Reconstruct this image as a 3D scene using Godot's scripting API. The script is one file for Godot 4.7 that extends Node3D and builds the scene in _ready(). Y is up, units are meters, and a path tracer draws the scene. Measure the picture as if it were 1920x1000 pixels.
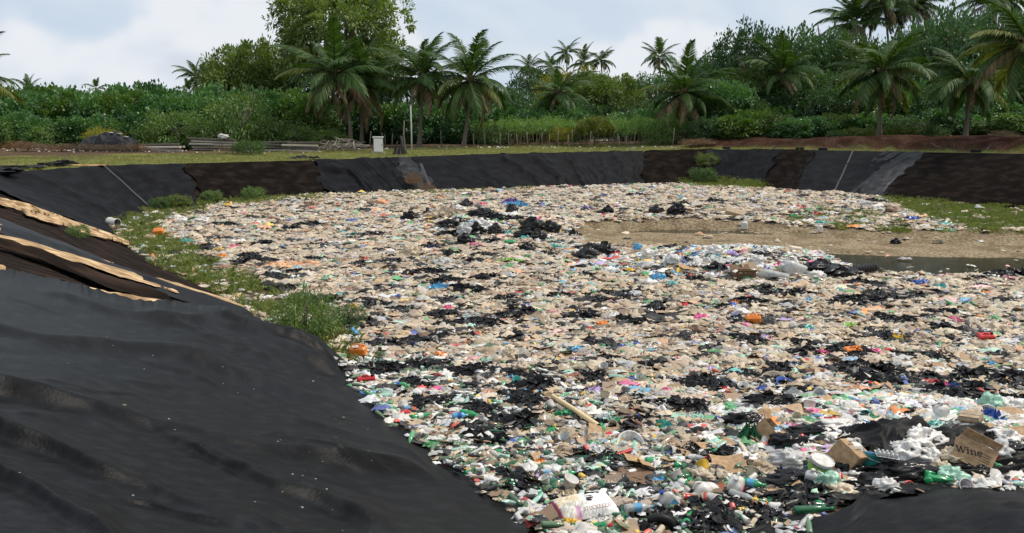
extends Node3D
# A lined rubbish pit on a tropical island: eye 4.2 m above the pit floor, looking along -z.

const F := 1507.0
const TILT := 0.174
const EYE := 4.2
const PTOE: Array[Vector2] = [Vector2(0.3, -7.7), Vector2(-0.18, -8.52), Vector2(-0.64, -9.08), Vector2(-1.39, -10.42), Vector2(-2.24, -11.93), Vector2(-2.75, -13.28), Vector2(-3.71, -14.63), Vector2(-5.63, -17.23), Vector2(-7.52, -19.83), Vector2(-10.37, -23.32), Vector2(-14.06, -28.57), Vector2(-16.8, -33.5), Vector2(-17.4, -38), Vector2(-15.8, -40.3), Vector2(-10.4, -46.4), Vector2(-2, -49.6), Vector2(8.9, -54.4), Vector2(13.7, -54.9), Vector2(16.7, -49), Vector2(20.2, -45.3), Vector2(24.5, -38.9), Vector2(25, -30), Vector2(21, -19), Vector2(14, -12), Vector2(9, -9.1), Vector2(5.8, -8.55), Vector2(3.6, -8.3), Vector2(2.6, -7.3), Vector2(1.5, -7)]
const PRIM: Array[Vector3] = [Vector3(0.6, 2.45, -1.7), Vector3(-2.6, 2.45, -3.4), Vector3(-5.7, 2.4, -8.2), Vector3(-10.1, 2.4, -15), Vector3(-14.6, 2.35, -22), Vector3(-18.9, 2.3, -28.5), Vector3(-21.2, 2.23, -33), Vector3(-20.4, 2.2, -40.2), Vector3(-17.7, 2.15, -43.5), Vector3(-12, 2.08, -49.5), Vector3(-2.1, 2.3, -53.5), Vector3(9.6, 2.38, -58.5), Vector3(14.7, 2.5, -59), Vector3(18.4, 2.6, -54), Vector3(25, 2.57, -49), Vector3(28.2, 2.67, -43.5), Vector3(29.5, 2.7, -31), Vector3(26, 2.6, -16), Vector3(18, 2.5, -7.5), Vector3(10, 2.5, -2.6), Vector3(4, 2.45, -1.9)]
const POND: Array[Vector2] = [Vector2(1080, 425), Vector2(1250, 419), Vector2(1390, 422), Vector2(1530, 432), Vector2(1650, 439), Vector2(1800, 445), Vector2(2000, 447), Vector2(2000, 524), Vector2(1760, 530), Vector2(1640, 528), Vector2(1540, 512), Vector2(1480, 497), Vector2(1430, 484), Vector2(1330, 480), Vector2(1240, 474), Vector2(1150, 476), Vector2(1090, 466), Vector2(1068, 448)]
const ISLE: Array[Vector2] = [Vector2(1066, 432), Vector2(1200, 430), Vector2(1400, 433), Vector2(1640, 443), Vector2(2010, 448), Vector2(2010, 488), Vector2(1800, 487), Vector2(1640, 483), Vector2(1480, 475), Vector2(1340, 466), Vector2(1190, 462), Vector2(1076, 460)]
const GRASS_LEFT: Array[Vector2] = [Vector2(205, 412), Vector2(290, 386), Vector2(370, 374), Vector2(390, 392), Vector2(300, 420), Vector2(300, 440), Vector2(370, 462), Vector2(420, 500), Vector2(520, 545), Vector2(620, 580), Vector2(670, 630), Vector2(690, 680), Vector2(655, 685), Vector2(590, 650), Vector2(480, 592), Vector2(400, 547), Vector2(300, 502), Vector2(225, 452)]
const GRASS_RIGHT: Array[Vector2] = [Vector2(1640, 368), Vector2(1740, 374), Vector2(1990, 394), Vector2(1990, 438), Vector2(1850, 438), Vector2(1780, 424), Vector2(1700, 396)]
const GRASS_PATCH: Array[Vector2] = [Vector2(1450, 412), Vector2(1540, 392), Vector2(1640, 398), Vector2(1720, 420), Vector2(1800, 440), Vector2(1650, 436), Vector2(1560, 428)]
const GRASS_FAR: Array[Vector2] = [Vector2(1268, 338), Vector2(1340, 332), Vector2(1445, 346), Vector2(1420, 354), Vector2(1300, 348)]

var rng := RandomNumberGenerator.new()
var fine := FastNoiseLite.new()
var broad := FastNoiseLite.new()
var toe2 := PackedVector2Array()
var rim2 := PackedVector2Array()
var pond := PackedVector2Array()
var isle := PackedVector2Array()
var names := {}
var labels := {}
var mats := {}
var marks := []
var grime: NoiseTexture2D

const GX := -52.0
const GZ := -84.0
const GS := 0.4
const GNX := 291
const GNZ := 231
var hg := PackedFloat32Array()

# ---------------------------------------------------------------- picture plane to place
func ray(px: float, py: float) -> Vector3:
	var u := (px - 960.0) / F
	var v := (500.0 - py) / F
	return Vector3(u, -sin(TILT) + v * cos(TILT), -cos(TILT) - v * sin(TILT))

func gp(px: float, py: float, y: float) -> Vector3:
	var d := ray(px, py)
	return Vector3(0, EYE, 0) + d * ((y - EYE) / d.y)

func far_at(px: float, py: float, dist: float) -> Vector3:
	var d := ray(px, py)
	return Vector3(0, EYE, 0) + d * (dist / -d.z)

func pix(p: Vector3) -> Vector2:
	var q := p - Vector3(0, EYE, 0)
	var depth := q.y * -sin(TILT) - q.z * cos(TILT)
	if depth < 0.3:
		return Vector2(-9999, -9999)
	var up := q.y * cos(TILT) - q.z * sin(TILT)
	return Vector2(960.0 + F * q.x / depth, 500.0 - F * up / depth)

func hit(px: float, py: float) -> Vector3:
	var d := ray(px, py)
	var o := Vector3(0, EYE, 0)
	var t := 2.0
	while t < 110.0:
		var p := o + d * t
		if p.y < height(p.x, p.z):
			var a := t - 0.25
			var b := t
			for i in 8:
				var m := (a + b) * 0.5
				var q := o + d * m
				if q.y < height(q.x, q.z): b = m
				else: a = m
			return o + d * b
		t += 0.25
	return o + d * t

func on_ground(x: float, z: float) -> Vector3:
	return Vector3(x, height(x, z), z)

# ground point under the pixel column px at distance dist
func spot(px: float, dist: float) -> Vector3:
	var x := (px - 960.0) / F * dist * 0.985
	return on_ground(x, -dist)

# ---------------------------------------------------------------- terrain
func sm(a: float, b: float, x: float) -> float:
	var t := clampf((x - a) / (b - a), 0.0, 1.0)
	return t * t * (3.0 - 2.0 * t)

func near_edge(poly: PackedVector2Array, p: Vector2) -> float:
	var best := 1e9
	for i in poly.size():
		var q := Geometry2D.get_closest_point_to_segment(p, poly[i], poly[(i + 1) % poly.size()])
		best = minf(best, p.distance_squared_to(q))
	return sqrt(best)

func near_rim(p: Vector2) -> Vector2:
	var best := 1e9
	var h := 2.4
	var n := rim2.size()
	for i in n:
		var a := rim2[i]
		var b := rim2[(i + 1) % n]
		var q := Geometry2D.get_closest_point_to_segment(p, a, b)
		var d := p.distance_squared_to(q)
		if d < best:
			best = d
			h = lerpf(PRIM[i].y, PRIM[(i + 1) % n].y, a.distance_to(q) / maxf(a.distance_to(b), 0.01))
	return Vector2(sqrt(best), h)

func hump(x: float, z: float, cx: float, cz: float, rx: float, rz: float) -> float:
	var d := sqrt(pow((x - cx) / rx, 2.0) + pow((z - cz) / rz, 2.0))
	return 1.0 - sm(0.15, 1.0, d)

func floor_h(x: float, z: float) -> float:
	var h := 0.03 + 0.09 * broad.get_noise_2d(x * 5.0, z * 5.0) + 0.07 * fine.get_noise_2d(x * 9.0, z * 9.0)
	h += 0.22 * sm(-33.0, -46.0, z)
	h += 0.5 * hump(x, z, -0.9, -33.5, 4.5, 4.0)
	h += 0.5 * hump(x, z, 6.6, -23.6, 5.0, 2.3)
	h += 0.3 * hump(x, z, 5.2, -10.3, 3.0, 2.0)
	h += 0.35 * hump(x, z, 8.0, -38.2, 4.0, 2.6)
	var p := Vector2(x, z)
	if x > -2.0 and x < 30.0 and z < -20.0 and z > -40.0 and Geometry2D.is_point_in_polygon(p, pond):
		var e := near_edge(pond, p)
		h = lerpf(h, -0.42, sm(0.0, 1.5, e))
		if Geometry2D.is_point_in_polygon(p, isle):
			h += 0.19 * sm(0.0, 1.3, near_edge(isle, p)) + 0.05 * fine.get_noise_2d(x * 6.0, z * 6.0)
	return h

func ground_exact(x: float, z: float) -> float:
	var p := Vector2(x, z)
	if Geometry2D.is_point_in_polygon(p, toe2):
		return floor_h(x, z)
	var r := near_rim(p)
	if Geometry2D.is_point_in_polygon(p, rim2):
		var dt := near_edge(toe2, p)
		return lerpf(floor_h(x, z), r.y, dt / (dt + r.x + 0.001))
	var side := sm(12.0, 24.0, x)
	var h := r.y + lerpf(0.2, 0.85, side) * sm(1.0, 15.0, r.x)
	h += sm(11.0, 20.0, x) * sm(-18.0, -26.0, z) * (0.62 + 0.3 * broad.get_noise_2d(x * 9.0, z * 9.0)) * sm(1.6, 4.0, r.x) * (1.0 - sm(5.5, 9.0, r.x))
	h += 0.06 * fine.get_noise_2d(x * 3.0, z * 3.0) * sm(0.5, 3.0, r.x)
	return h

func height(x: float, z: float) -> float:
	var u := clampf((x - GX) / GS, 0.0, GNX - 1.001)
	var v := clampf((z - GZ) / GS, 0.0, GNZ - 1.001)
	var i := int(u)
	var j := int(v)
	u -= i
	v -= j
	var k := j * GNX + i
	return lerpf(lerpf(hg[k], hg[k + 1], u), lerpf(hg[k + GNX], hg[k + GNX + 1], u), v)

# ---------------------------------------------------------------- objects
func numbered(called: String) -> String:
	var n: int = names.get(called, 0)
	names[called] = n + 1
	return called if n == 0 else "%s_%03d" % [called, n]

func tag(o: Node, label := "", category := "", group := "", kind := "") -> Node:
	if label != "":
		o.set_meta("label", label)
		labels[label] = labels.get(label, 0) + 1
	if category != "": o.set_meta("category", category)
	if group != "": o.set_meta("group", group)
	if kind != "": o.set_meta("kind", kind)
	return o

func thing(called: String, at: Vector3, label: String, category: String, group := "", kind := "") -> Node3D:
	var o := Node3D.new()
	o.name = numbered(called)
	add_child(o, true)
	o.position = at
	tag(o, label, category, group, kind)
	return o

func part(called: String, m: Mesh, mat: Material, parent: Node) -> MeshInstance3D:
	var o := MeshInstance3D.new()
	o.mesh = m
	o.material_override = mat
	o.name = numbered(called) if parent == self else called
	parent.add_child(o, true)
	return o

func copy_of(o: Node3D, label: String, at: Vector3, group := "") -> Node3D:
	var c: Node3D = o.duplicate()
	var base := String(o.name)
	if base.length() > 4 and base[base.length() - 4] == "_" and base.right(3).is_valid_int():
		base = base.left(base.length() - 4)
	c.name = numbered(base)
	add_child(c, true)
	c.position = at
	tag(c, label, "", group)
	return c

# ---------------------------------------------------------------- materials
func lin(r: float, g: float, b: float, a := 1.0) -> Color:
	var c := Color(r, g, b).linear_to_srgb()
	c.a = a
	return c

func mat(key: String, c: Color, rough := 0.6, metal := 0.0) -> StandardMaterial3D:
	if mats.has(key):
		return mats[key]
	var m := StandardMaterial3D.new()
	m.resource_name = key
	m.albedo_color = c
	m.roughness = rough
	m.metallic = metal
	mats[key] = m
	return m

func vmat(key: String, rough := 0.6) -> StandardMaterial3D:
	var m := mat(key, Color.WHITE, rough)
	m.vertex_color_use_as_albedo = true
	return m

func noise_tex(freq: float, lo: Color, hi: Color, size := 512, sd := 1, octaves := 5) -> NoiseTexture2D:
	var t := NoiseTexture2D.new()
	var n := FastNoiseLite.new()
	n.noise_type = FastNoiseLite.TYPE_SIMPLEX_SMOOTH
	n.frequency = freq
	n.fractal_octaves = octaves
	n.seed = sd
	t.noise = n
	t.width = size
	t.height = size
	t.seamless = true
	var g := Gradient.new()
	g.set_color(0, lo)
	g.set_color(1, hi)
	g.set_offset(0, 0.25)
	g.set_offset(1, 0.8)
	t.color_ramp = g
	return t

const PAL := {
	"white": Vector3(0.75, 0.74, 0.72), "cream": Vector3(0.58, 0.49, 0.36), "tan": Vector3(0.43, 0.335, 0.23), "beige": Vector3(0.52, 0.43, 0.325), "brown": Vector3(0.2, 0.12, 0.07),
	"cardboard": Vector3(0.45, 0.3, 0.17), "black": Vector3(0.014, 0.014, 0.015), "charcoal": Vector3(0.035, 0.035, 0.037), "grey": Vector3(0.33, 0.33, 0.33), "pale grey": Vector3(0.55, 0.56, 0.56),
	"green": Vector3(0.03, 0.33, 0.12), "dark green": Vector3(0.015, 0.12, 0.05), "teal": Vector3(0.05, 0.38, 0.36), "mint": Vector3(0.35, 0.62, 0.5), "blue": Vector3(0.03, 0.1, 0.45), "light blue": Vector3(0.1, 0.4, 0.7),
	"red": Vector3(0.62, 0.03, 0.03), "orange": Vector3(0.85, 0.26, 0.03), "peach": Vector3(0.75, 0.4, 0.22), "yellow": Vector3(0.8, 0.52, 0.05), "pink": Vector3(0.8, 0.13, 0.33), "pale pink": Vector3(0.75, 0.42, 0.42),
	"purple": Vector3(0.12, 0.07, 0.28), "lilac": Vector3(0.45, 0.32, 0.65), "lime": Vector3(0.3, 0.62, 0.08), "clear": Vector3(0.6, 0.64, 0.64), "maroon": Vector3(0.22, 0.04, 0.03), "rust": Vector3(0.28, 0.09, 0.04),
}

func pc(col: String) -> Color:
	var v: Vector3 = PAL[col]
	return lin(v.x, v.y, v.z)

func dye(col: String, rough := 0.45) -> StandardMaterial3D:
	var key := "%s plastic %.2f" % [col, rough]
	if mats.has(key):
		return mats[key]
	var m := mat(key, pc(col), rough)
	if grime == null: grime = noise_tex(0.02, Color(0.84, 0.81, 0.77), Color(1, 1, 1), 256, 77, 5)
	m.albedo_texture = grime
	if col in ["black", "charcoal"]: m.metallic_specular = 0.32
	m.uv1_triplanar = true
	m.uv1_scale = Vector3.ONE * 2.3
	if col == "clear":
		m.transparency = BaseMaterial3D.TRANSPARENCY_ALPHA
		m.albedo_color.a = 0.62
	return m

# ---------------------------------------------------------------- mesh helpers
func begin(smooth := true) -> SurfaceTool:
	var st := SurfaceTool.new()
	st.begin(Mesh.PRIMITIVE_TRIANGLES)
	st.set_smooth_group(0 if smooth else -1)
	return st

func done(st: SurfaceTool) -> ArrayMesh:
	st.generate_normals()
	return st.commit()

# a, b, c, d counter-clockwise as seen from outside
func quad(st: SurfaceTool, a: Vector3, b: Vector3, c: Vector3, d: Vector3) -> void:
	st.add_vertex(a); st.add_vertex(c); st.add_vertex(b)
	st.add_vertex(a); st.add_vertex(d); st.add_vertex(c)

func tri(st: SurfaceTool, a: Vector3, b: Vector3, c: Vector3) -> void:
	st.add_vertex(a); st.add_vertex(c); st.add_vertex(b)

func box(st: SurfaceTool, size: Vector3, xf := Transform3D(), bevel := 0.0) -> void:
	var h := size * 0.5
	var b := minf(bevel, minf(h.x, minf(h.y, h.z)) * 0.9)
	if b <= 0.0:
		var p := []
		for i in 8:
			p.append(xf * Vector3(h.x if i & 1 else -h.x, h.y if i & 2 else -h.y, h.z if i & 4 else -h.z))
		quad(st, p[4], p[5], p[7], p[6]); quad(st, p[1], p[0], p[2], p[3])
		quad(st, p[5], p[1], p[3], p[7]); quad(st, p[0], p[4], p[6], p[2])
		quad(st, p[6], p[7], p[3], p[2]); quad(st, p[0], p[1], p[5], p[4])
		return
	# rounded in plan, chamfered top and bottom
	var rings := []
	for k in 4:
		var inset: float = b if k == 0 or k == 3 else 0.0
		var y: float = [-h.y, -h.y + b, h.y - b, h.y][k]
		var ring := []
		for q in 4:
			var sx: float = [1, -1, -1, 1][q]
			var sz: float = [-1, -1, 1, 1][q]
			for e in 3:
				var ang := PI * 0.5 * q + PI * 0.25 * e
				ring.append(xf * Vector3(sx * (h.x - b) + (b - inset) * cos(ang), y, sz * (h.z - b) - (b - inset) * sin(ang)))
		rings.append(ring)
	loft(st, rings, true)

func loft(st: SurfaceTool, rings: Array, caps: bool) -> void:
	var n: int = rings[0].size()
	for k in rings.size() - 1:
		for j in n:
			quad(st, rings[k][j], rings[k][(j + 1) % n], rings[k + 1][(j + 1) % n], rings[k + 1][j])
	if caps:
		for e in 2:
			var ring: Array = rings[0] if e == 0 else rings[-1]
			var c := Vector3.ZERO
			for p in ring: c += p
			c /= n
			for j in n:
				if e == 0: tri(st, c, ring[(j + 1) % n], ring[j])
				else: tri(st, c, ring[j], ring[(j + 1) % n])

# profile: Array of Vector2(radius, height), bottom to top
func lathe(st: SurfaceTool, profile: Array, seg: int, xf := Transform3D(), caps := true, squash := 1.0) -> void:
	var rings := []
	for p in profile:
		var ring := []
		for j in seg:
			var a := TAU * j / seg
			ring.append(xf * Vector3(cos(a) * p.x, p.y, -sin(a) * p.x * squash))
		rings.append(ring)
	loft(st, rings, caps)

func tube(st: SurfaceTool, path: Array, radii: Array, seg := 6, caps := true) -> void:
	var rings := []
	for i in path.size():
		var t: Vector3 = (path[mini(i + 1, path.size() - 1)] - path[maxi(i - 1, 0)]).normalized()
		var s := t.cross(Vector3.RIGHT if absf(t.x) < 0.8 else Vector3.UP).normalized()
		var w := t.cross(s).normalized()
		var ring := []
		for j in seg:
			var a := TAU * j / seg
			ring.append(path[i] + (s * cos(a) + w * sin(a)) * radii[i])
		rings.append(ring)
	loft(st, rings, caps)

# a sheet of nu x nv points with normals and UVs in metres
func sheet_mesh(P: PackedVector3Array, nu: int, nv: int, cols := PackedColorArray(), thick := 0.0) -> ArrayMesh:
	var N := PackedVector3Array()
	var UV := PackedVector2Array()
	var I := PackedInt32Array()
	N.resize(nu * nv)
	UV.resize(nu * nv)
	var lu := P[0].distance_to(P[nu - 1])
	var lv := P[0].distance_to(P[(nv - 1) * nu])
	lu = maxf(lu, P[(nv - 1) * nu].distance_to(P[nv * nu - 1]))
	lv = maxf(lv, P[nu - 1].distance_to(P[nv * nu - 1]))
	var flip := 1.0
	for j in nv:
		for i in nu:
			var k := j * nu + i
			var du := P[j * nu + mini(i + 1, nu - 1)] - P[j * nu + maxi(i - 1, 0)]
			var dv := P[mini(j + 1, nv - 1) * nu + i] - P[maxi(j - 1, 0) * nu + i]
			var n := du.cross(dv).normalized()
			if k == (nv / 2) * nu + nu / 2 and n.y < 0.0: flip = -1.0
			N[k] = n
			UV[k] = Vector2(lu * i / (nu - 1), lv * j / (nv - 1))
	for k in nu * nv:
		N[k] = N[k] * flip
		if N[k] == Vector3.ZERO: N[k] = Vector3.UP
	for j in nv - 1:
		for i in nu - 1:
			var a := j * nu + i
			if flip > 0.0: I.append_array([a, a + nu, a + 1, a + 1, a + nu, a + nu + 1])
			else: I.append_array([a, a + 1, a + nu, a + 1, a + nu + 1, a + nu])
	if thick > 0.0:
		# hem: the rim of the sheet is turned down by its thickness
		var rim: Array[int] = []
		for i in nu: rim.append(i)
		for j in range(1, nv): rim.append(j * nu + nu - 1)
		for i in range(nu - 2, -1, -1): rim.append((nv - 1) * nu + i)
		for j in range(nv - 2, 0, -1): rim.append(j * nu)
		var first := P.size()
		for k in rim:
			P.append(P[k])
			P.append(P[k] - N[k] * thick)
			N.append(N[k]); N.append(N[k])
			UV.append(UV[k]); UV.append(UV[k])
			if cols.size(): cols.append(cols[k]); cols.append(cols[k])
		for r in rim.size():
			var a := first + 2 * r
			var b := first + 2 * ((r + 1) % rim.size())
			I.append_array([a, b, a + 1, b, b + 1, a + 1])
	var arr := []
	arr.resize(Mesh.ARRAY_MAX)
	arr[Mesh.ARRAY_VERTEX] = P
	arr[Mesh.ARRAY_NORMAL] = N
	arr[Mesh.ARRAY_TEX_UV] = UV
	arr[Mesh.ARRAY_INDEX] = I
	if cols.size(): arr[Mesh.ARRAY_COLOR] = cols
	var m := ArrayMesh.new()
	m.add_surface_from_arrays(Mesh.PRIMITIVE_TRIANGLES, arr)
	return m

func scatter(called: String, mesh: Mesh, material: Material, xfs: Array, cols: Array, label: String, category: String, parent: Node = null) -> void:
	if xfs.is_empty():
		return
	var mm := MultiMesh.new()
	mm.transform_format = MultiMesh.TRANSFORM_3D
	mm.use_colors = cols.size() > 0
	mm.mesh = mesh
	mm.instance_count = xfs.size()
	for i in xfs.size():
		mm.set_instance_transform(i, xfs[i])
		if cols.size(): mm.set_instance_color(i, cols[i])
	var o := MultiMeshInstance3D.new()
	o.multimesh = mm
	o.material_override = material
	o.name = called if parent else numbered(called)
	(parent if parent else self).add_child(o, true)
	if parent: o.set_meta("kind", "stuff")
	else: tag(o, label, category, "", "stuff")

# ---------------------------------------------------------------- sky and light
func sky_picture() -> ImageTexture:
	var w := 1024
	var h := 512
	var im := Image.create(w, h, false, Image.FORMAT_RGBAF)
	var n := FastNoiseLite.new()
	n.frequency = 1.0
	n.fractal_octaves = 6
	n.seed = 11
	var c := FastNoiseLite.new()
	c.frequency = 1.0
	c.fractal_octaves = 6
	c.fractal_gain = 0.55
	c.seed = 23
	for y in h:
		var el := (0.5 - (y + 0.5) / h) * PI
		for x in w:
			var az := TAU * x / w
			var d := Vector3(cos(az) * cos(el), sin(el), sin(az) * cos(el))
			var col := Vector3(0.40, 0.43, 0.44)
			if el > -0.02:
				# a high veil in streaks, and heaped white clouds low over the horizon
				var q := Vector3(d.x, 0, d.z) / (maxf(d.y, 0.0) + 0.22)
				var veil := n.get_noise_3d(q.x * 1.1, 5.0, q.z * 3.0) * 0.5 + 0.5
				veil = veil * 0.7 + 0.3 * (n.get_noise_3d(q.x * 0.5, 9.0, q.z * 0.6) * 0.5 + 0.5)
				var blue := Vector3(0.52, 0.61, 0.72)
				var pale := Vector3(0.62, 0.685, 0.755)
				col = blue.lerp(pale, sm(0.3, 0.72, veil))
				var grey := Vector3(0.52, 0.55, 0.61)
				col = col.lerp(grey, 0.75 * sm(0.12, 0.45, n.get_noise_3d(q.x * 0.8 + 7.0, 2.0, q.z * 0.8)))
				var edge := 0.11 + 0.2 * c.get_noise_3d(d.x * 2.4, 1.0, d.z * 2.4)
				var puff := c.get_noise_3d(d.x * 7.0, d.y * 9.0, d.z * 7.0) * 0.07
				var heap := sm(-0.012, 0.02, edge - d.y + puff)
				var shade := c.get_noise_3d(d.x * 6.0 + 3.0, d.y * 14.0, d.z * 6.0)
				var body := Vector3(0.76, 0.78, 0.81).lerp(Vector3(0.58, 0.63, 0.70), sm(-0.2, 0.45, shade + (edge * 0.5 - d.y) * 2.5))
				col = col.lerp(body, heap * 0.8)
				col = col.lerp(Vector3(0.63, 0.70, 0.77), 0.6 * (1.0 - sm(0.0, 0.06, d.y)))
			col *= 1.0 + 0.35 * sm(0.25, 1.0, d.y)
			im.set_pixel(x, y, Color(col.x, col.y, col.z))
	return ImageTexture.create_from_image(im)

func build_air() -> void:
	var cam := Camera3D.new()
	cam.name = "camera"
	cam.position = Vector3(0, EYE, 0)
	cam.rotation = Vector3(-TILT, 0, 0)
	cam.fov = rad_to_deg(2.0 * atan(500.0 / F))
	cam.near = 0.1
	cam.far = 3000.0
	add_child(cam)
	cam.current = true
	var env := Environment.new()
	env.background_mode = Environment.BG_SKY
	var sky := Sky.new()
	var sm_ := PanoramaSkyMaterial.new()
	sm_.panorama = sky_picture()
	sky.sky_material = sm_
	env.sky = sky
	env.sky_rotation = Vector3(0, deg_to_rad(SKY_TURN), 0)
	env.background_energy_multiplier = 0.8
	env.tonemap_mode = Environment.TONE_MAPPER_LINEAR
	env.tonemap_exposure = 1.42
	env.sdfgi_enabled = true
	env.ssao_enabled = true
	env.ssil_enabled = true
	var we := WorldEnvironment.new()
	we.name = "world"
	we.environment = env
	add_child(we)
	var sun := DirectionalLight3D.new()
	sun.name = "sun"
	sun.light_energy = 0.75
	sun.light_color = Color(1.0, 0.96, 0.9)
	sun.light_angular_distance = 8.0
	sun.shadow_enabled = true
	sun.look_at_from_position(Vector3(10, 14, -2), Vector3.ZERO)
	add_child(sun)

const SKY_TURN := 150.0

# ---------------------------------------------------------------- ground
func prepare() -> void:
	rng.seed = 4711
	fine.frequency = 0.1
	fine.fractal_octaves = 4
	fine.seed = 3
	broad.frequency = 0.02
	broad.fractal_octaves = 3
	broad.seed = 8
	for p in PTOE: toe2.append(p)
	for p in PRIM: rim2.append(Vector2(p.x, p.z))
	for p in POND:
		var g := gp(p.x, p.y, -0.15)
		pond.append(Vector2(g.x, g.z))
	for p in ISLE:
		var g := gp(p.x, p.y, -0.25)
		isle.append(Vector2(g.x, g.z))
	hg.resize(GNX * GNZ)
	for j in GNZ:
		for i in GNX:
			hg[j * GNX + i] = ground_exact(GX + i * GS, GZ + j * GS)

func build_ground() -> void:
	var P := PackedVector3Array()
	var C := PackedColorArray()
	P.resize(GNX * GNZ)
	C.resize(GNX * GNZ)
	for j in GNZ:
		for i in GNX:
			var x := GX + i * GS
			var z := GZ + j * GS
			var p := Vector2(x, z)
			var h := hg[j * GNX + i]
			var n1 := fine.get_noise_2d(x * 8.0, z * 8.0)
			var n2 := broad.get_noise_2d(x * 8.0, z * 8.0)
			var c: Color
			if Geometry2D.is_point_in_polygon(p, toe2):
				c = Color(0.13, 0.1, 0.07).lerp(Color(0.22, 0.17, 0.115), clampf(0.5 + n1, 0, 1))
				if x > -1.0 and z < -20.0 and z > -40.0 and Geometry2D.is_point_in_polygon(p, pond):
					c = Color(0.22, 0.165, 0.1).lerp(Color(0.4, 0.31, 0.2), clampf(0.55 + n1 * 1.3 + n2 * 0.5, 0, 1))
			elif Geometry2D.is_point_in_polygon(p, rim2):
				c = Color(0.017, 0.014, 0.012).lerp(Color(0.055, 0.042, 0.033), clampf(0.4 + n1 * 1.5, 0, 1))
				h -= 0.07
			else:
				var dr := near_rim(p).x
				var grass := Color(0.2, 0.235, 0.07).lerp(Color(0.29, 0.25, 0.1), clampf(0.5 + n1 * 1.6, 0, 1))
				var soil := Color(0.1, 0.06, 0.04).lerp(Color(0.17, 0.12, 0.08), clampf(0.5 + n1, 0, 1))
				var red := Color(0.04, 0.02, 0.014).lerp(Color(0.095, 0.05, 0.034), clampf(0.45 + n1 * 1.4, 0, 1))
				var w := sm(9.0, 13.0, dr + n2 * 6.0 + n1 * 2.0)
				c = grass.lerp(soil, w)
				c = c.lerp(red, sm(11.0, 15.0, x + n1 * 3.0) * sm(1.2, 2.6, dr + n1) * sm(-16.0, -24.0, z))
				h -= 0.05 * (1.0 - sm(0.0, 0.8, dr))
			C[j * GNX + i] = c
			P[j * GNX + i] = Vector3(x, h, z)
	var m := vmat("earth", 0.95)
	m.heightmap_enabled = true
	m.heightmap_texture = noise_tex(0.02, Color.BLACK, Color.WHITE, 512, 5)
	m.heightmap_scale = 4.0
	m.metallic_specular = 0.1
	m.uv1_scale = Vector3(0.4, 0.4, 0.4)
	m.albedo_texture = noise_tex(0.03, Color(0.72, 0.72, 0.72), Color(1, 1, 1), 512, 6)
	tag(part("ground", sheet_mesh(P, GNX, GNZ, C), m, self), "", "", "", "structure")
	# the land beyond, out to the horizon
	var st := begin(true)
	var x0 := GX + 0.2
	var x1 := GX + (GNX - 1) * GS - 0.2
	var z0 := GZ + 0.2
	var z1 := GZ + (GNZ - 1) * GS - 0.2
	var inner := []
	for k in 24:
		var f := k / 6.0
		var e := f - floorf(f)
		match k / 6:
			0: inner.append(Vector3(lerpf(x0, x1, e), 0, z1))
			1: inner.append(Vector3(x1, 0, lerpf(z1, z0, e)))
			2: inner.append(Vector3(lerpf(x1, x0, e), 0, z0))
			3: inner.append(Vector3(x0, 0, lerpf(z0, z1, e)))
	var mid := Vector3((x0 + x1) * 0.5, 0, (z0 + z1) * 0.5)
	var rings := []
	for r in [1.0, 1.15, 1.6, 4.0, 16.0]:
		var ring := []
		for p in inner:
			var q: Vector3 = mid + (p - mid) * r
			q.y = height(p.x, p.z) - 0.03 if r < 1.3 else 2.9
			ring.append(q)
		rings.append(ring)
	loft(st, rings, false)
	tag(part("land", done(st), mat("far soil", lin(0.09, 0.075, 0.045), 0.95), self), "", "", "", "structure")
	# standing water
	var W := PackedVector3Array()
	for j in 12:
		for i in 16:
			W.append(Vector3(0.5 + 29.0 * i / 15.0, -0.3, -38.0 + 17.0 * j / 11.0))
	var wm := mat("murky water", lin(0.02, 0.021, 0.012), 0.1)
	wm.metallic_specular = 0.3
	wm.heightmap_enabled = true
	wm.heightmap_texture = noise_tex(0.05, Color.BLACK, Color.WHITE, 256, 9, 3)
	wm.heightmap_scale = 0.25
	tag(part("water", sheet_mesh(W, 16, 12), wm, self), "", "", "", "structure")

# ---------------------------------------------------------------- liner sheets
func liner_mat(key: String, lo: Color, hi: Color, rough: float, stretch: Vector2, sd: int) -> StandardMaterial3D:
	var m := mat(key, Color.WHITE, rough)
	m.albedo_texture = noise_tex(0.012, lo, hi, 512, sd, 6)
	m.uv1_scale = Vector3(stretch.x, stretch.y, 1)
	var ramp: Gradient = (m.albedo_texture as NoiseTexture2D).color_ramp
	ramp.add_point(0.58, lo.lerp(hi, 0.45))
	m.heightmap_enabled = true
	m.heightmap_texture = noise_tex(0.06, Color.BLACK, Color.WHITE, 512, sd + 40, 5)
	m.heightmap_scale = 0.12
	m.metallic_specular = 0.26
	return m

func along(list: Array, t: float) -> Vector2:
	# point at the share t of a polyline's length
	var total := 0.0
	for i in list.size() - 1: total += list[i].distance_to(list[i + 1])
	var left := t * total
	for i in list.size() - 1:
		var d: float = list[i].distance_to(list[i + 1])
		if left <= d or i == list.size() - 2:
			return list[i].lerp(list[i + 1], left / maxf(d, 0.001))
		left -= d
	return list[-1]

func crease(x: float) -> float:
	# a soft fold with a sharp crest once per unit, leaning over to one side
	var f := x - floorf(x)
	return f / 0.72 if f < 0.72 else (1.0 - f) / 0.28

# a sheet draped between two lines of picture points, on the real slope
func slimmer(upper: Array, lower: Array, k: float) -> Array:
	var out := []
	for i in 30:
		var t := i / 29.0
		out.append(along(upper, t).lerp(along(lower, t), k))
	return out

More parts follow.
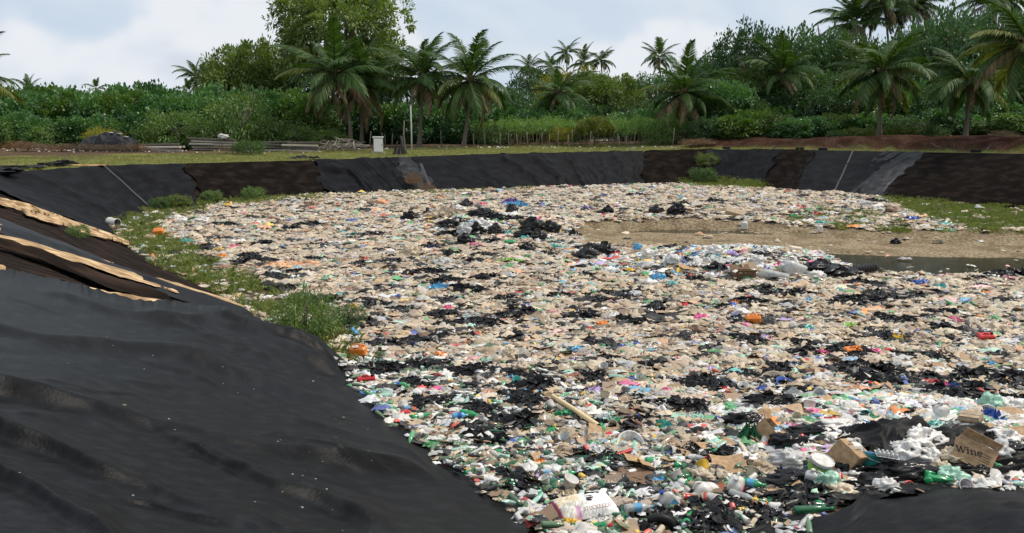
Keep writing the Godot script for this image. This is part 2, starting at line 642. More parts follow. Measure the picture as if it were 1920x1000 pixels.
func drape(called: String, upper: Array, lower: Array, nu: int, nv: int, lift: float, material: Material, shape: Callable, label: String, category := "liner sheet", group := "", thick := 0.012) -> MeshInstance3D:
	var P := PackedVector3Array()
	if called == "torn_backing_strip": lower = slimmer(upper, lower, 0.78)
	for j in nv:
		var v := float(j) / (nv - 1)
		for i in nu:
			var u := float(i) / (nu - 1)
			var a := along(upper, u)
			var b := along(lower, u)
			var s := a.lerp(b, v)
			if called == "torn_backing_strip": s.y += (v - 0.5) * 9.0 * fine.get_noise_1d(u * 70.0 + upper[0].y * 3.0)
			var p := hit(s.x, s.y)
			p.y += lift + shape.call(u, v, p)
			P.append(p)
	var o := part(called, sheet_mesh(P, nu, nv, PackedColorArray(), thick), material, self)
	tag(o, label, category, group)
	return o

func wall_drape(called: String, tops: Array, toes: Array, nu: int, nv: int, material: Material, fold: float, skew: float, sd: float, label: String, group := "") -> void:
	# tops and toes are ground points (x, z); the sheet follows the slope between them
	var P := PackedVector3Array()
	for j in nv:
		var v := float(j) / (nv - 1)
		for i in nu:
			var u := float(i) / (nu - 1)
			var a := along(tops, u)
			var b := along(toes, u)
			var q := a.lerp(b, v)
			var hem := maxf(sm(0.12, 0.0, u), sm(0.88, 1.0, u))
			q += (along(tops, minf(u + 0.05, 1.0)) - along(tops, maxf(u - 0.05, 0.0))).normalized() * hem * 0.55 * fine.get_noise_2d(v * 28.0 + sd * 7.0, 3.0 if u < 0.5 else 40.0)
			var y := ground_exact(q.x, q.y)
			var run := u * 10.0 * (a.distance_to(along(tops, 0.0)) + 1.0) / 10.0
			var s := run * 0.55 - v * skew + 0.5 * fine.get_noise_2d(run * 3.0 + sd * 31.0, v * 14.0)
			var w := fine.get_noise_2d(s * 14.0 + sd * 17.0, v * 3.0 + 5.0)
			var d := fold * (pow(maxf(0.0, w + 0.12), 1.3) * 1.9) + 0.1 * fold * (1.0 + fine.get_noise_2d(run * 12.0, v * 14.0 + sd))
			d *= 0.35 + 0.65 * sm(0.0, 0.25, v)
			P.append(Vector3(q.x, y + 0.02 + d, q.y))
	tag(part(called, sheet_mesh(P, nu, nv, PackedColorArray(), 0.02), material, self), label, "liner sheet", group)

func build_liners() -> void:
	var black := liner_mat("black liner", Color(0.045, 0.045, 0.048), Color(0.1, 0.101, 0.106), 0.5, Vector2(0.45, 0.6), 21)
	var far_black := liner_mat("far black liner", Color(0.07, 0.07, 0.076), Color(0.11, 0.112, 0.124), 0.7, Vector2(0.12, 0.2), 22)
	far_black.metallic_specular = 0.18
	var dusty := liner_mat("dusty liner", Color(0.11, 0.11, 0.115), Color(0.22, 0.22, 0.225), 0.55, Vector2(0.15, 0.3), 27)
	var dirty := liner_mat("soiled liner", Color(0.075, 0.062, 0.054), Color(0.145, 0.12, 0.104), 0.95, Vector2(0.14, 0.2), 23)
	var brown := liner_mat("brown backing", Color(0.1, 0.083, 0.075), Color(0.22, 0.175, 0.15), 0.95, Vector2(0.1, 0.5), 24)
	var tanm := liner_mat("tan backing", Color(0.52, 0.42, 0.31), Color(0.83, 0.72, 0.57), 0.9, Vector2(0.2, 1.2), 25)
	dirty.heightmap_scale = 1.5
	dirty.metallic_specular = 0.12
	brown.metallic_specular = 0.12
	tanm.metallic_specular = 0.15
	# ---- far walls, from the far corner round to the far end
	var V := func(x: float, z: float) -> Vector2: return Vector2(x, z)
	wall_drape("liner_sheet", [Vector2(-18.2, -27.2), Vector2(-21.3, -33.0), Vector2(-20.5, -40.3), Vector2(-17.85, -43.6)], [Vector2(-14.3, -29.0), Vector2(-16.8, -33.4), Vector2(-17.2, -37.8), Vector2(-15.6, -40.4)], 110, 44, far_black, 0.09, 0.8, 1.0, "smooth black liner sheet wrapping the far corner with a pale weld seam", "black sheets lining the far walls")
	wall_drape("soiled_liner_sheet", [Vector2(-17.8, -43.7), Vector2(-12.2, -49.5)], [Vector2(-15.5, -40.5), Vector2(-10.3, -46.2)], 60, 24, dirty, 0.035, 0.2, 2.0, "dirt-stained dark brown liner panel beyond the back grass fringe", "soiled panels of the far walls")
	wall_drape("liner_sheet", [Vector2(-12.3, -49.5), Vector2(-7.3, -51.5)], [Vector2(-10.6, -46.1), Vector2(-5.9, -47.6)], 110, 44, far_black, 0.2, 1.4, 3.0, "black liner sheet with long slanting folds below the pale cabinet", "black sheets lining the far walls")
	wall_drape("dusty_liner_strip", [Vector2(-7.45, -51.4), Vector2(-6.1, -52.0)], [Vector2(-6.1, -47.5), Vector2(-4.6, -48.2)], 24, 30, dusty, 0.06, 0.6, 4.0, "grey dusty liner strip below the charred stump", "dusty strips between liner sheets")
	wall_drape("liner_sheet", [Vector2(-6.3, -52.0), Vector2(-2.1, -53.55), Vector2(9.65, -58.55)], [Vector2(-4.75, -48.1), Vector2(-2, -49.3), Vector2(8.7, -54.1)], 150, 44, far_black, 0.16, 1.3, 5.0, "longest black liner sheet on the far wall behind the rubbish", "black sheets lining the far walls")
	wall_drape("soiled_liner_sheet", [Vector2(9.55, -58.5), Vector2(14.6, -59.1)], [Vector2(8.8, -54.2), Vector2(13.4, -54.7)], 50, 24, dirty, 0.1, 0.8, 6.0, "brown stained liner panel with grass sprouting from it", "soiled panels of the far walls")
	wall_drape("liner_sheet", [Vector2(14.4, -59.15), Vector2(18.2, -54.4)], [Vector2(12.9, -54.8), Vector2(15.6, -50.9)], 80, 40, far_black, 0.18, -1.4, 7.0, "black liner sheet with fanned creases right of the grassy stained panel", "black sheets lining the far walls")
	wall_drape("soiled_liner_sheet", [Vector2(18.1, -54.5), Vector2(19.9, -53.0)], [Vector2(15.5, -51.0), Vector2(17.2, -48.2)], 24, 24, dirty, 0.04, 0.0, 8.0, "narrow soiled liner strip between two black sheets", "soiled panels of the far walls")
	wall_drape("liner_sheet", [Vector2(19.6, -53.3), Vector2(25.1, -49.1)], [Vector2(16.7, -48.7), Vector2(20.6, -44.9)], 90, 40, far_black, 0.07, -1.0, 9.0, "grey-black liner sheet with a pale slanting weld line", "black sheets lining the far walls")
	wall_drape("dusty_liner_strip", [Vector2(23.2, -50.6), Vector2(25.3, -48.95)], [Vector2(18.9, -46.2), Vector2(20.6, -44.8)], 30, 34, dusty, 0.16, -0.5, 10.0, "shiny crumpled edge strip beside the dark bare slope", "dusty strips between liner sheets")
	wall_drape("soiled_liner_sheet", [Vector2(25.0, -49.05), Vector2(28.3, -43.5), Vector2(29.6, -31), Vector2(27.9, -23.5)], [Vector2(20.5, -45.0), Vector2(24.4, -38.9), Vector2(24.9, -30), Vector2(23.3, -25)], 90, 30, dirty, 0.04, 0.3, 11.0, "broad dark brown soiled slope at the far right end", "soiled panels of the far walls")
	# weld seams: thin raised tapes lying on the sheets
	var seam := mat("weld tape", lin(0.03, 0.03, 0.032), 0.6)
	for s in [[Vector2(-20.45, -40.35), Vector2(-16.9, -38.2), 0.1, "pale weld tape down the smooth corner sheet"], [Vector2(21.7, -51.6), Vector2(18.6, -46.6), 0.09, "pale weld tape slanting down the grey-black sheet"], [Vector2(-6.1, -52.1), Vector2(-4.7, -48.1), 0.2, "dark cord hem beside the dusty grey strip"]]:
		var P := PackedVector3Array()
		for j in 24:
			var q: Vector2 = s[0].lerp(s[1], j / 23.0)
			var off: Vector2 = (s[1] - s[0]).orthogonal().normalized() * s[2] * 0.5
			for e in [-1.0, 0.0, 1.0]:
				var r: Vector2 = q + off * e
				P.append(Vector3(r.x, ground_exact(r.x, r.y) + 0.05 + (0.015 if e == 0.0 else 0.0), r.y))
		tag(part("weld_tape", sheet_mesh(P, 3, 24, PackedColorArray(), 0.05), seam if not s[3].begins_with("dark") else mat("dark cord", lin(0.012, 0.012, 0.013), 0.6), self), s[3], "weld seam", "weld seams on the liner")
	# ---- near slope on the liner side: soiled base, torn tan backing and black bands
	var A := func(list: Array) -> Array: return list
	var flat := func(u: float, v: float, p: Vector3) -> float: return 0.02 * fine.get_noise_2d(p.x * 20.0, p.z * 20.0) + 0.01
	var bulge := func(u: float, v: float, p: Vector3) -> float: return (0.10 * sin(PI * v) + 0.05 * absf(fine.get_noise_2d(u * 30.0, v * 60.0)) + 0.05 * sin(v * 11.0 + u * 3.0) * sin(PI * v)) * sm(0.0, 0.05, 1.0 - u)
	drape("soiled_liner_band", [Vector2(-40, 368), Vector2(60, 393), Vector2(240, 462), Vector2(400, 540), Vector2(480, 588)], [Vector2(-40, 415), Vector2(60, 436), Vector2(215, 508), Vector2(330, 560), Vector2(470, 604)], 90, 22, 0.03, brown, flat, "dark brown soiled liner band between the tan strips", "liner sheet")
	drape("liner_band", [Vector2(-40, 404), Vector2(0, 418), Vector2(125, 465), Vector2(250, 518), Vector2(375, 558), Vector2(470, 592)], [Vector2(-40, 440), Vector2(0, 446), Vector2(120, 492), Vector2(250, 540), Vector2(375, 582), Vector2(500, 622)], 90, 24, 0.07, black, bulge, "black liner band running down between two tan strips", "liner sheet")
	drape("soiled_liner_band", [Vector2(-40, 452), Vector2(0, 466), Vector2(150, 508), Vector2(300, 560), Vector2(420, 596)], [Vector2(-40, 545), Vector2(0, 548), Vector2(150, 580), Vector2(270, 602), Vector2(400, 622)], 90, 30, 0.05, brown, flat, "wide brown bare band above the torn edge of the near black sheet", "liner sheet")
	var tan_fold := func(u: float, v: float, p: Vector3) -> float: return 0.05 * sin(PI * v) * (0.8 + 0.4 * fine.get_noise_2d(u * 18.0, 2.0)) + 0.05 * absf(sin(v * 9.0 + 3.0 * fine.get_noise_2d(u * 8.0, v * 6.0))) * sin(PI * v)
	var u1 := [Vector2(-40, 376), Vector2(15, 384), Vector2(50, 389), Vector2(100, 409), Vector2(160, 430), Vector2(215, 449), Vector2(244, 463)]
	var d1 := [Vector2(-40, 384), Vector2(0, 392), Vector2(30, 404), Vector2(75, 423), Vector2(112, 432), Vector2(160, 447), Vector2(242, 467)]
	for k in 4:
		var a: float = [0.0, 0.26, 0.5, 0.72][k]
		var b: float = [0.16, 0.43, 0.66, 1.0][k]
		var up := []
		var dn := []
		for i in 25:
			var t := i / 24.0
			up.append(along(u1, t).lerp(along(d1, t), a))
			dn.append(along(u1, t).lerp(along(d1, t), b + (0.08 if i % 5 == k else 0.0)))
		drape("torn_backing_strip", up, dn, 90, 7, 0.10 + 0.03 * (k % 2), tanm, tan_fold, ["uppermost thin strand of the split tan backing", "second thin strand of the split tan backing", "third thin strand of the split tan backing", "lowest and widest strand of the split tan backing"][k], "torn strip", "tan torn backing strips on the slope")
	drape("torn_backing_strip", [Vector2(-40, 424), Vector2(0, 434), Vector2(50, 447), Vector2(100, 467), Vector2(150, 490), Vector2(213, 510)], [Vector2(-40, 431), Vector2(0, 443), Vector2(50, 461), Vector2(100, 480), Vector2(160, 501), Vector2(214, 512)], 70, 12, 0.11, tanm, tan_fold, "short pointed tan backing strip in the middle of the slope", "torn strip", "tan torn backing strips on the slope")
	drape("torn_backing_strip", [Vector2(-40, 455), Vector2(0, 460), Vector2(50, 469), Vector2(100, 484), Vector2(150, 497), Vector2(212, 516), Vector2(275, 531), Vector2(307, 536), Vector2(350, 549), Vector2(420, 571), Vector2(464, 590)], [Vector2(-40, 461), Vector2(0, 468), Vector2(50, 480), Vector2(100, 495), Vector2(160, 513), Vector2(225, 536), Vector2(290, 553), Vector2(340, 567), Vector2(400, 582), Vector2(452, 597)], 110, 14, 0.13, tanm, tan_fold, "longest tan backing strip reaching down to the grass", "torn strip", "tan torn backing strips on the slope")
	drape("torn_backing_strip", [Vector2(150, 556), Vector2(200, 564), Vector2(250, 572), Vector2(328, 587)], [Vector2(150, 562), Vector2(200, 574), Vector2(260, 584), Vector2(330, 590)], 40, 8, 0.1, tanm, tan_fold, "short tan backing strip touching the torn sheet edge", "torn strip", "tan torn backing strips on the slope")
	drape("torn_backing_strip", [Vector2(-40, 519), Vector2(-10, 518), Vector2(13, 521)], [Vector2(-40, 530), Vector2(-10, 530), Vector2(13, 532)], 14, 8, 0.1, tanm, tan_fold, "small tan backing scrap at the start of the torn edge", "torn strip", "tan torn backing strips on the slope")
	drape("liner_fold", [Vector2(-40, 466), Vector2(30, 481), Vector2(90, 499), Vector2(200, 540), Vector2(262, 560), Vector2(334, 587)], [Vector2(-40, 471), Vector2(25, 487), Vector2(85, 508), Vector2(190, 552), Vector2(252, 572), Vector2(330, 593)], 80, 10, 0.14, brown, bulge, "narrow dark folded band below the longest tan strip", "liner sheet")
	# ---- the big near sheet
	var top_edge := [Vector2(-70, 520), Vector2(0, 527), Vector2(50, 533), Vector2(95, 546), Vector2(160, 562), Vector2(215, 575), Vector2(270, 590), Vector2(325, 588), Vector2(370, 599), Vector2(405, 613), Vector2(440, 620), Vector2(500, 637), Vector2(560, 654), Vector2(610, 668), Vector2(640, 680), Vector2(658, 690)]
	var right_edge := [Vector2(658, 690), Vector2(662, 725), Vector2(700, 762), Vector2(745, 800), Vector2(768, 822), Vector2(790, 842), Vector2(835, 865), Vector2(862, 898), Vector2(900, 925), Vector2(945, 945), Vector2(992, 972), Vector2(985, 1010), Vector2(1010, 1060), Vector2(1060, 1270)]
	var nu := 270
	var nv := 400
	var creases := [
		[[Vector2(-80, 628), Vector2(150, 664), Vector2(330, 692), Vector2(500, 735), Vector2(700, 790)], 0.10, 12.0],
		[[Vector2(-80, 748), Vector2(0, 764), Vector2(150, 796), Vector2(300, 832), Vector2(500, 868), Vector2(640, 893), Vector2(850, 925)], 0.10, 11.0],
		[[Vector2(280, 832), Vector2(400, 880), Vector2(520, 935), Vector2(640, 985), Vector2(760, 1030)], 0.08, 11.0],
		[[Vector2(-80, 820), Vector2(0, 845), Vector2(130, 890), Vector2(280, 945), Vector2(420, 1005), Vector2(560, 1060)], 0.07, 13.0],
		[[Vector2(-80, 878), Vector2(0, 918), Vector2(130, 1000), Vector2(260, 1080)], 0.10, 16.0],
		[[Vector2(250, 612), Vector2(380, 622), Vector2(480, 655), Vector2(560, 690), Vector2(700, 745)], 0.12, 9.0],
		[[Vector2(385, 613), Vector2(470, 640), Vector2(560, 668), Vector2(690, 712)], 0.14, 7.0],
		[[Vector2(60, 560), Vector2(180, 588), Vector2(330, 632), Vector2(470, 690), Vector2(640, 745)], 0.06, 8.0],
		[[Vector2(480, 800), Vector2(640, 838), Vector2(840, 900)], 0.05, 9.0],
	]
	# fine taut wrinkles between the big creases
	for k in 26:
		var x0 := rng.randf_range(-60.0, 640.0)
		var y0 := 560.0 + x0 * 0.2 + rng.randf_range(0.0, 400.0)
		var len_ := rng.randf_range(90.0, 330.0)
		var k0 := rng.randf_range(0.14, 0.42)
		creases.append([[Vector2(x0, y0), Vector2(x0 + len_ * 0.5, y0 + len_ * 0.5 * k0), Vector2(x0 + len_, y0 + len_ * (k0 + rng.randf_range(-0.06, 0.1)))], rng.randf_range(0.012, 0.03), rng.randf_range(3.0, 5.0)])
	# the slope itself on a coarser net, the creases on a fine one
	var cu := 68
	var cv := 101
	var base := PackedVector3Array()
	var seen_at := PackedVector2Array()
	for j in cv:
		var v := float(j) / (cv - 1)
		var l := Vector2(-70, lerpf(520, 1075, v))
		var r := along(right_edge, v)
		for i in cu:
			var u := float(i) / (cu - 1)
			var s := l.lerp(r, u)
			var dev: Vector2 = along(top_edge, u) - Vector2(-70, 520).lerp(right_edge[0], u)
			s += dev * pow(1.0 - v, 6.0)
			s += Vector2(fine.get_noise_2d(v * 300.0, 3.0), fine.get_noise_2d(v * 260.0, 9.0)) * 9.0 * sm(0.9, 1.0, u)
			base.append(hit(s.x, s.y))
			seen_at.append(s)
	var P := PackedVector3Array()
	for j in nv:
		var v := float(j) / (nv - 1)
		for i in nu:
			var u := float(i) / (nu - 1)
			var fu := minf(u * (cu - 1), cu - 1.001)
			var fv := minf(v * (cv - 1), cv - 1.001)
			var k := int(fv) * cu + int(fu)
			var eu := fu - int(fu)
			var ev := fv - int(fv)
			var p := base[k].lerp(base[k + 1], eu).lerp(base[k + cu].lerp(base[k + cu + 1], eu), ev)
			var s := seen_at[k].lerp(seen_at[k + 1], eu).lerp(seen_at[k + cu].lerp(seen_at[k + cu + 1], eu), ev)
			# a few long creases: a slow rise to the crest, then a short steep fall
			var d := 0.0
			for f in creases:
				var line: Array = f[0]
				if s.x < line[0].x or s.x > line[-1].x: continue
				for c in line.size() - 1:
					var p0: Vector2 = line[c]
					var p1: Vector2 = line[c + 1]
					if s.x < p0.x or s.x >= p1.x: continue
					var t := (s.x - p0.x) / (p1.x - p0.x)
					var off: float = s.y - lerpf(p0.y, p1.y, t) + 5.0 * sin(s.x * 0.013 + f[2] * 5.0) + 2.5 * sin(s.x * 0.037 + f[2] * 9.0)
					var ends := sm(line[0].x, line[0].x + 60.0, s.x) if line[0].x > -60.0 else 1.0
					ends *= 1.0 - sm(line[-1].x - 90.0, line[-1].x, s.x)
					var w: float = f[2]
					var prof := exp(off / (w * 3.2)) if off < 0.0 else exp(-pow(off / (w * 0.66), 2.0))
					d += 1.4 * f[1] * prof * ends * (0.85 + 0.3 * sin(s.x * 0.009 + w * 3.0))
			var slack := sm(300.0, 420.0, s.x) * (1.0 - sm(0.05, 0.16, v))
			d += slack * 0.2 * absf(fine.get_noise_2d(u * 16.0 - v * 30.0, v * 75.0 + u * 14.0))
			d += 0.02 * sm(-0.1, 0.5, broad.get_noise_2d(s.x * 0.1 - s.y * 0.1, s.y * 0.4))
			d += 0.09 * exp(-v / 0.012) * (0.4 + 0.8 * absf(fine.get_noise_1d(s.x * 0.25)))
			p.y += 0.09 + maxf(0.0, d) * sm(1.0, 0.9, u) + 0.02 * sm(0.9, 1.0, u) * fine.get_noise_2d(v * 400.0, 1.0)
			P.append(p)
	tag(part("big_liner_sheet", sheet_mesh(P, nu, nv, PackedColorArray(), 0.02), black, self), "huge creased black liner sheet covering the near slope", "liner sheet")
	# stray specks lying on it
	var specks := []
	var tints := []
	for k in 75:
		var at: Vector3 = P[rng.randi_range(0, nv - 1) * nu + int(nu * sqrt(rng.randf()) * 0.999)]
		var z := rng.randf_range(0.006, 0.016) * (2.2 if rng.randf() < 0.1 else 1.0)
		specks.append(Transform3D(Basis(Vector3.UP, rng.randf() * TAU).scaled(Vector3(z * 1.6, z, z)), at))
		tints.append(Color(0.38, 0.36, 0.32) if k % 3 else Color(0.2, 0.17, 0.12))
	scatter("speck_litter", crumple(5, 0.3, 9, false), vmat("litter paper", 0.75), specks, tints, "small pale scraps and grit lying on the near black sheet", "litter")
	# ---- sheets at the near right
	var wave := func(u: float, v: float, p: Vector3) -> float: return 0.09 * absf(fine.get_noise_2d(u * 14.0 + v * 6.0, v * 30.0)) + 0.03 * absf(fine.get_noise_2d(u * 30.0, v * 90.0)) + 0.05 * sin(v * 15.0 + 2.5 * sin(u * 5.0)) * (0.5 + fine.get_noise_2d(u * 9.0, v * 12.0)) + 0.02
	drape("near_liner_sheet", [Vector2(1400, 1008), Vector2(1440, 993), Vector2(1495, 981), Vector2(1530, 985), Vector2(1565, 976), Vector2(1598, 962), Vector2(1625, 934), Vector2(1700, 925), Vector2(1770, 922), Vector2(1850, 908), Vector2(2020, 893)], [Vector2(1380, 1200), Vector2(1600, 1190), Vector2(1800, 1180), Vector2(2040, 1170)], 130, 90, 0.04, black, wave, "black liner sheet rolling over the near bank at the bottom right corner", "liner sheet", "", 0.03)
	drape("liner_flap", [Vector2(1492, 940), Vector2(1530, 930), Vector2(1580, 924), Vector2(1640, 921), Vector2(1720, 919)], [Vector2(1545, 950), Vector2(1575, 947), Vector2(1600, 948), Vector2(1650, 950), Vector2(1720, 945)], 50, 14, 0.05, black, wave, "torn black liner flap over a pocket of glass bottles", "liner sheet", "", 0.03)
	drape("liner_flap", [Vector2(1745, 893), Vector2(1790, 876), Vector2(1850, 868), Vector2(2000, 856)], [Vector2(1765, 914), Vector2(1800, 910), Vector2(1870, 900), Vector2(2000, 884)], 50, 20, 0.06, black, wave, "black liner flap behind the white plastic piece near the right bank", "liner sheet", "", 0.03)

# ---------------------------------------------------------------- vegetation
# leaves: pairs of triangles in a point cloud of clumps
class Leaves:
	var V := PackedVector3Array()
	var N := PackedVector3Array()
	var C := PackedColorArray()
	var I := PackedInt32Array()
	func leaf(p: Vector3, dir: Vector3, side: Vector3, l: float, w: float, c: Color, droop := 0.3) -> void:
		var n := side.cross(dir).normalized()
		var turned := n.y < 0.0
		if turned: n = -n
		var k := V.size()
		var tip := p + dir * l - Vector3(0, l * droop, 0)
		var mid := p + dir * l * 0.45
		V.append(p); V.append(mid + side * w * 0.5 - n * w * 0.1); V.append(tip); V.append(mid - side * w * 0.5 - n * w * 0.1)
		for q in 4: N.append(n); C.append(c)
		if turned: I.append_array([k, k + 1, k + 2, k, k + 2, k + 3])
		else: I.append_array([k, k + 2, k + 1, k, k + 3, k + 2])
	func mesh() -> ArrayMesh:
		var arr := []
		arr.resize(Mesh.ARRAY_MAX)
		arr[Mesh.ARRAY_VERTEX] = V
		arr[Mesh.ARRAY_NORMAL] = N
		arr[Mesh.ARRAY_COLOR] = C
		arr[Mesh.ARRAY_INDEX] = I
		var m := ArrayMesh.new()
		m.add_surface_from_arrays(Mesh.PRIMITIVE_TRIANGLES, arr)
		return m

func rdir() -> Vector3:
	while true:
		var v := Vector3(rng.randf_range(-1, 1), rng.randf_range(-1, 1), rng.randf_range(-1, 1))
		if v.length_squared() < 1.0 and v.length_squared() > 0.02:
			return v.normalized()
	return Vector3.UP

# a crown that fills a unit dome (radius 1, base at y = 0, top near y = 1)
func crown_mesh(clumps: int, per: int, leaf: float, lo: Color, hi: Color, low := 0.0, spread := 0.2, ragged := 0.25, broadness := 0.7) -> ArrayMesh:
	var L := Leaves.new()
	for k in clumps:
		var d := rdir()
		d.y = absf(d.y) * (1.0 - low) + low * d.y
		var lump := 1.0 + ragged * 1.6 * fine.get_noise_3d(d.x * 14.0 + clumps, d.y * 14.0, d.z * 14.0 + per)
		lump = minf(lump, 1.16)
		var r := (0.58 + 0.42 * sqrt(rng.randf())) * lump
		var c := Vector3(d.x * r, 0.0, d.z * r)
		c.y = (signf(d.y) * pow(absf(d.y), 0.75) * r * 0.5 + 0.5) if low > 0.0 else d.y * r
		var tone := clampf(rng.randf() * 0.7 + 0.3 * rng.randf(), 0, 1)
		var cc := lo.lerp(hi, tone)
		var cs := spread * rng.randf_range(0.6, 1.3)
		for q in per:
			var o := rdir()
			var p := c + o * cs * pow(rng.randf(), 0.5) * Vector3(1, 0.65, 1)
			var dir := (o + d * 0.6 + Vector3(rng.randf_range(-0.5, 0.5), rng.randf_range(-0.35, 0.25), rng.randf_range(-0.5, 0.5))).normalized()
			var side := dir.cross(Vector3.UP + rdir() * 0.6).normalized()
			var s := leaf * rng.randf_range(0.6, 1.3)
			var col := cc.lerp(lo.lerp(hi, rng.randf()), 0.4)
			L.leaf(p, dir, side, s, s * broadness, col, 0.1)
	return L.mesh()

func leaf_mat(key: String, rough := 0.5) -> StandardMaterial3D:
	var m := vmat(key, rough)
	m.backlight_enabled = true
	m.backlight = Color(0.75, 0.8, 0.4)
	return m

func limb(st: SurfaceTool, a: Vector3, b: Vector3, r0: float, r1: float, sag := 0.1) -> void:
	var path := []
	var rad := []
	var off := rdir() * a.distance_to(b) * sag
	for i in 6:
		var t := i / 5.0
		path.append(a.lerp(b, t) + off * sin(PI * t))
		rad.append(lerpf(r0, r1, t))
	tube(st, path, rad, 6)

func trunk_mesh(h: float, r: float, forks: int, spread: float) -> ArrayMesh:
	var st := begin(true)
	limb(st, Vector3(0, -0.3, 0), Vector3(rng.randf_range(-0.15, 0.15) * h, h * 0.5, 0), r, r * 0.65, 0.06)
	for k in forks:
		var a := TAU * k / forks + rng.randf()
		limb(st, Vector3(0, h * rng.randf_range(0.3, 0.5), 0), Vector3(cos(a) * spread, h * rng.randf_range(0.75, 1.05), sin(a) * spread), r * 0.55, r * 0.12, 0.12)
	return done(st)

var bark: StandardMaterial3D
var crowns := {}

func tree(called: String, kind: String, at: Vector3, rx: float, h: float, base: float, label: String, category: String, group: String) -> Node3D:
	# crown of radius rx, from base to h above the ground
	var t := thing(called, at, label, category, group)
	t.rotation.y = rng.randf() * TAU
	var tr := part("trunk", crowns["trunk_small" if h < 6.5 else "trunk_big"], bark, t)
	tr.scale = Vector3(rx * 0.5, h / 4.0, rx * 0.5) if h < 6.5 else Vector3(rx * 0.16, h / 10.0, rx * 0.16)
	var set_: Array = crowns[kind]
	var c := part("crown", set_[rng.randi() % set_.size()], mats[kind + " leaves" + ["", " warm", " deep", ""][rng.randi() % 4]], t)
	c.position.y = base
	c.scale = Vector3(rx * rng.randf_range(0.92, 1.08), h - base, rx * rng.randf_range(0.92, 1.08))
	c.set_meta("kind", "stuff")
	return t

func make_crowns() -> void:
	bark = mat("bark", lin(0.16, 0.125, 0.095), 0.9)
	bark.heightmap_enabled = true
	bark.heightmap_texture = noise_tex(0.04, Color.BLACK, Color.WHITE, 256, 61)
	bark.heightmap_scale = 3.0
	bark.uv1_triplanar = true
	for k in ["hibiscus", "mango", "tall", "feathery", "dark", "yellow", "dry", "cassava"]:
		leaf_mat(k + " leaves", 0.42 if k == "hibiscus" else 0.55)
		leaf_mat(k + " leaves warm", 0.5).albedo_color = Color(1.0, 0.93, 0.68)
		leaf_mat(k + " leaves deep", 0.5).albedo_color = Color(0.78, 0.84, 0.78)
	crowns["trunk_small"] = trunk_mesh(4.0, 0.12, 6, 0.9)
	crowns["trunk_big"] = trunk_mesh(10.0, 0.55, 9, 2.8)
	var hib := []
	for i in 3: hib.append(crown_mesh(210, 34, 0.085, Color(0.0425, 0.106, 0.0387), Color(0.145, 0.29, 0.0966), 0.95, 0.2, 0.35, 0.95))
	crowns["hibiscus"] = hib
	crowns["mango"] = [crown_mesh(380, 58, 0.055, Color(0.0725, 0.123, 0.0319), Color(0.246, 0.319, 0.0798), 0.35, 0.12, 0.22, 0.6), crown_mesh(360, 58, 0.055, Color(0.0653, 0.116, 0.0319), Color(0.217, 0.275, 0.0725), 0.35, 0.12, 0.26, 0.6)]
	crowns["tall"] = [crown_mesh(430, 66, 0.05, Color(0.058, 0.106, 0.0348), Color(0.29, 0.367, 0.0966), 0.8, 0.11, 0.3, 0.65)]
	crowns["dark"] = [crown_mesh(300, 44, 0.052, Color(0.0304, 0.0737, 0.0304), Color(0.108, 0.205, 0.0822), 0.9, 0.15, 0.2, 0.7), crown_mesh(290, 44, 0.055, Color(0.0304, 0.0693, 0.0304), Color(0.125, 0.227, 0.0866), 0.9, 0.16, 0.22, 0.7)]
	crowns["feathery"] = [crown_mesh(120, 34, 0.12, Color(0.058, 0.116, 0.0271), Color(0.193, 0.29, 0.0676), 0.85, 0.2, 0.3, 0.28), crown_mesh(120, 34, 0.12, Color(0.058, 0.116, 0.0271), Color(0.193, 0.29, 0.0676), 0.85, 0.2, 0.35, 0.28)]
	crowns["yellow"] = [crown_mesh(200, 40, 0.065, Color(0.116, 0.165, 0.029), Color(0.439, 0.439, 0.058), 0.6, 0.18, 0.3, 0.5)]
	crowns["dry"] = [crown_mesh(90, 24, 0.16, Color(0.116, 0.0676, 0.0483), Color(0.309, 0.174, 0.126), 0.5, 0.25, 0.3, 0.12)]
	crowns["cassava"] = [crown_mesh(60, 22, 0.2, Color(0.087, 0.165, 0.0387), Color(0.251, 0.387, 0.087), 0.6, 0.28, 0.3, 0.25), crown_mesh(60, 22, 0.2, Color(0.087, 0.165, 0.0387), Color(0.251, 0.387, 0.087), 0.6, 0.28, 0.3, 0.25)]

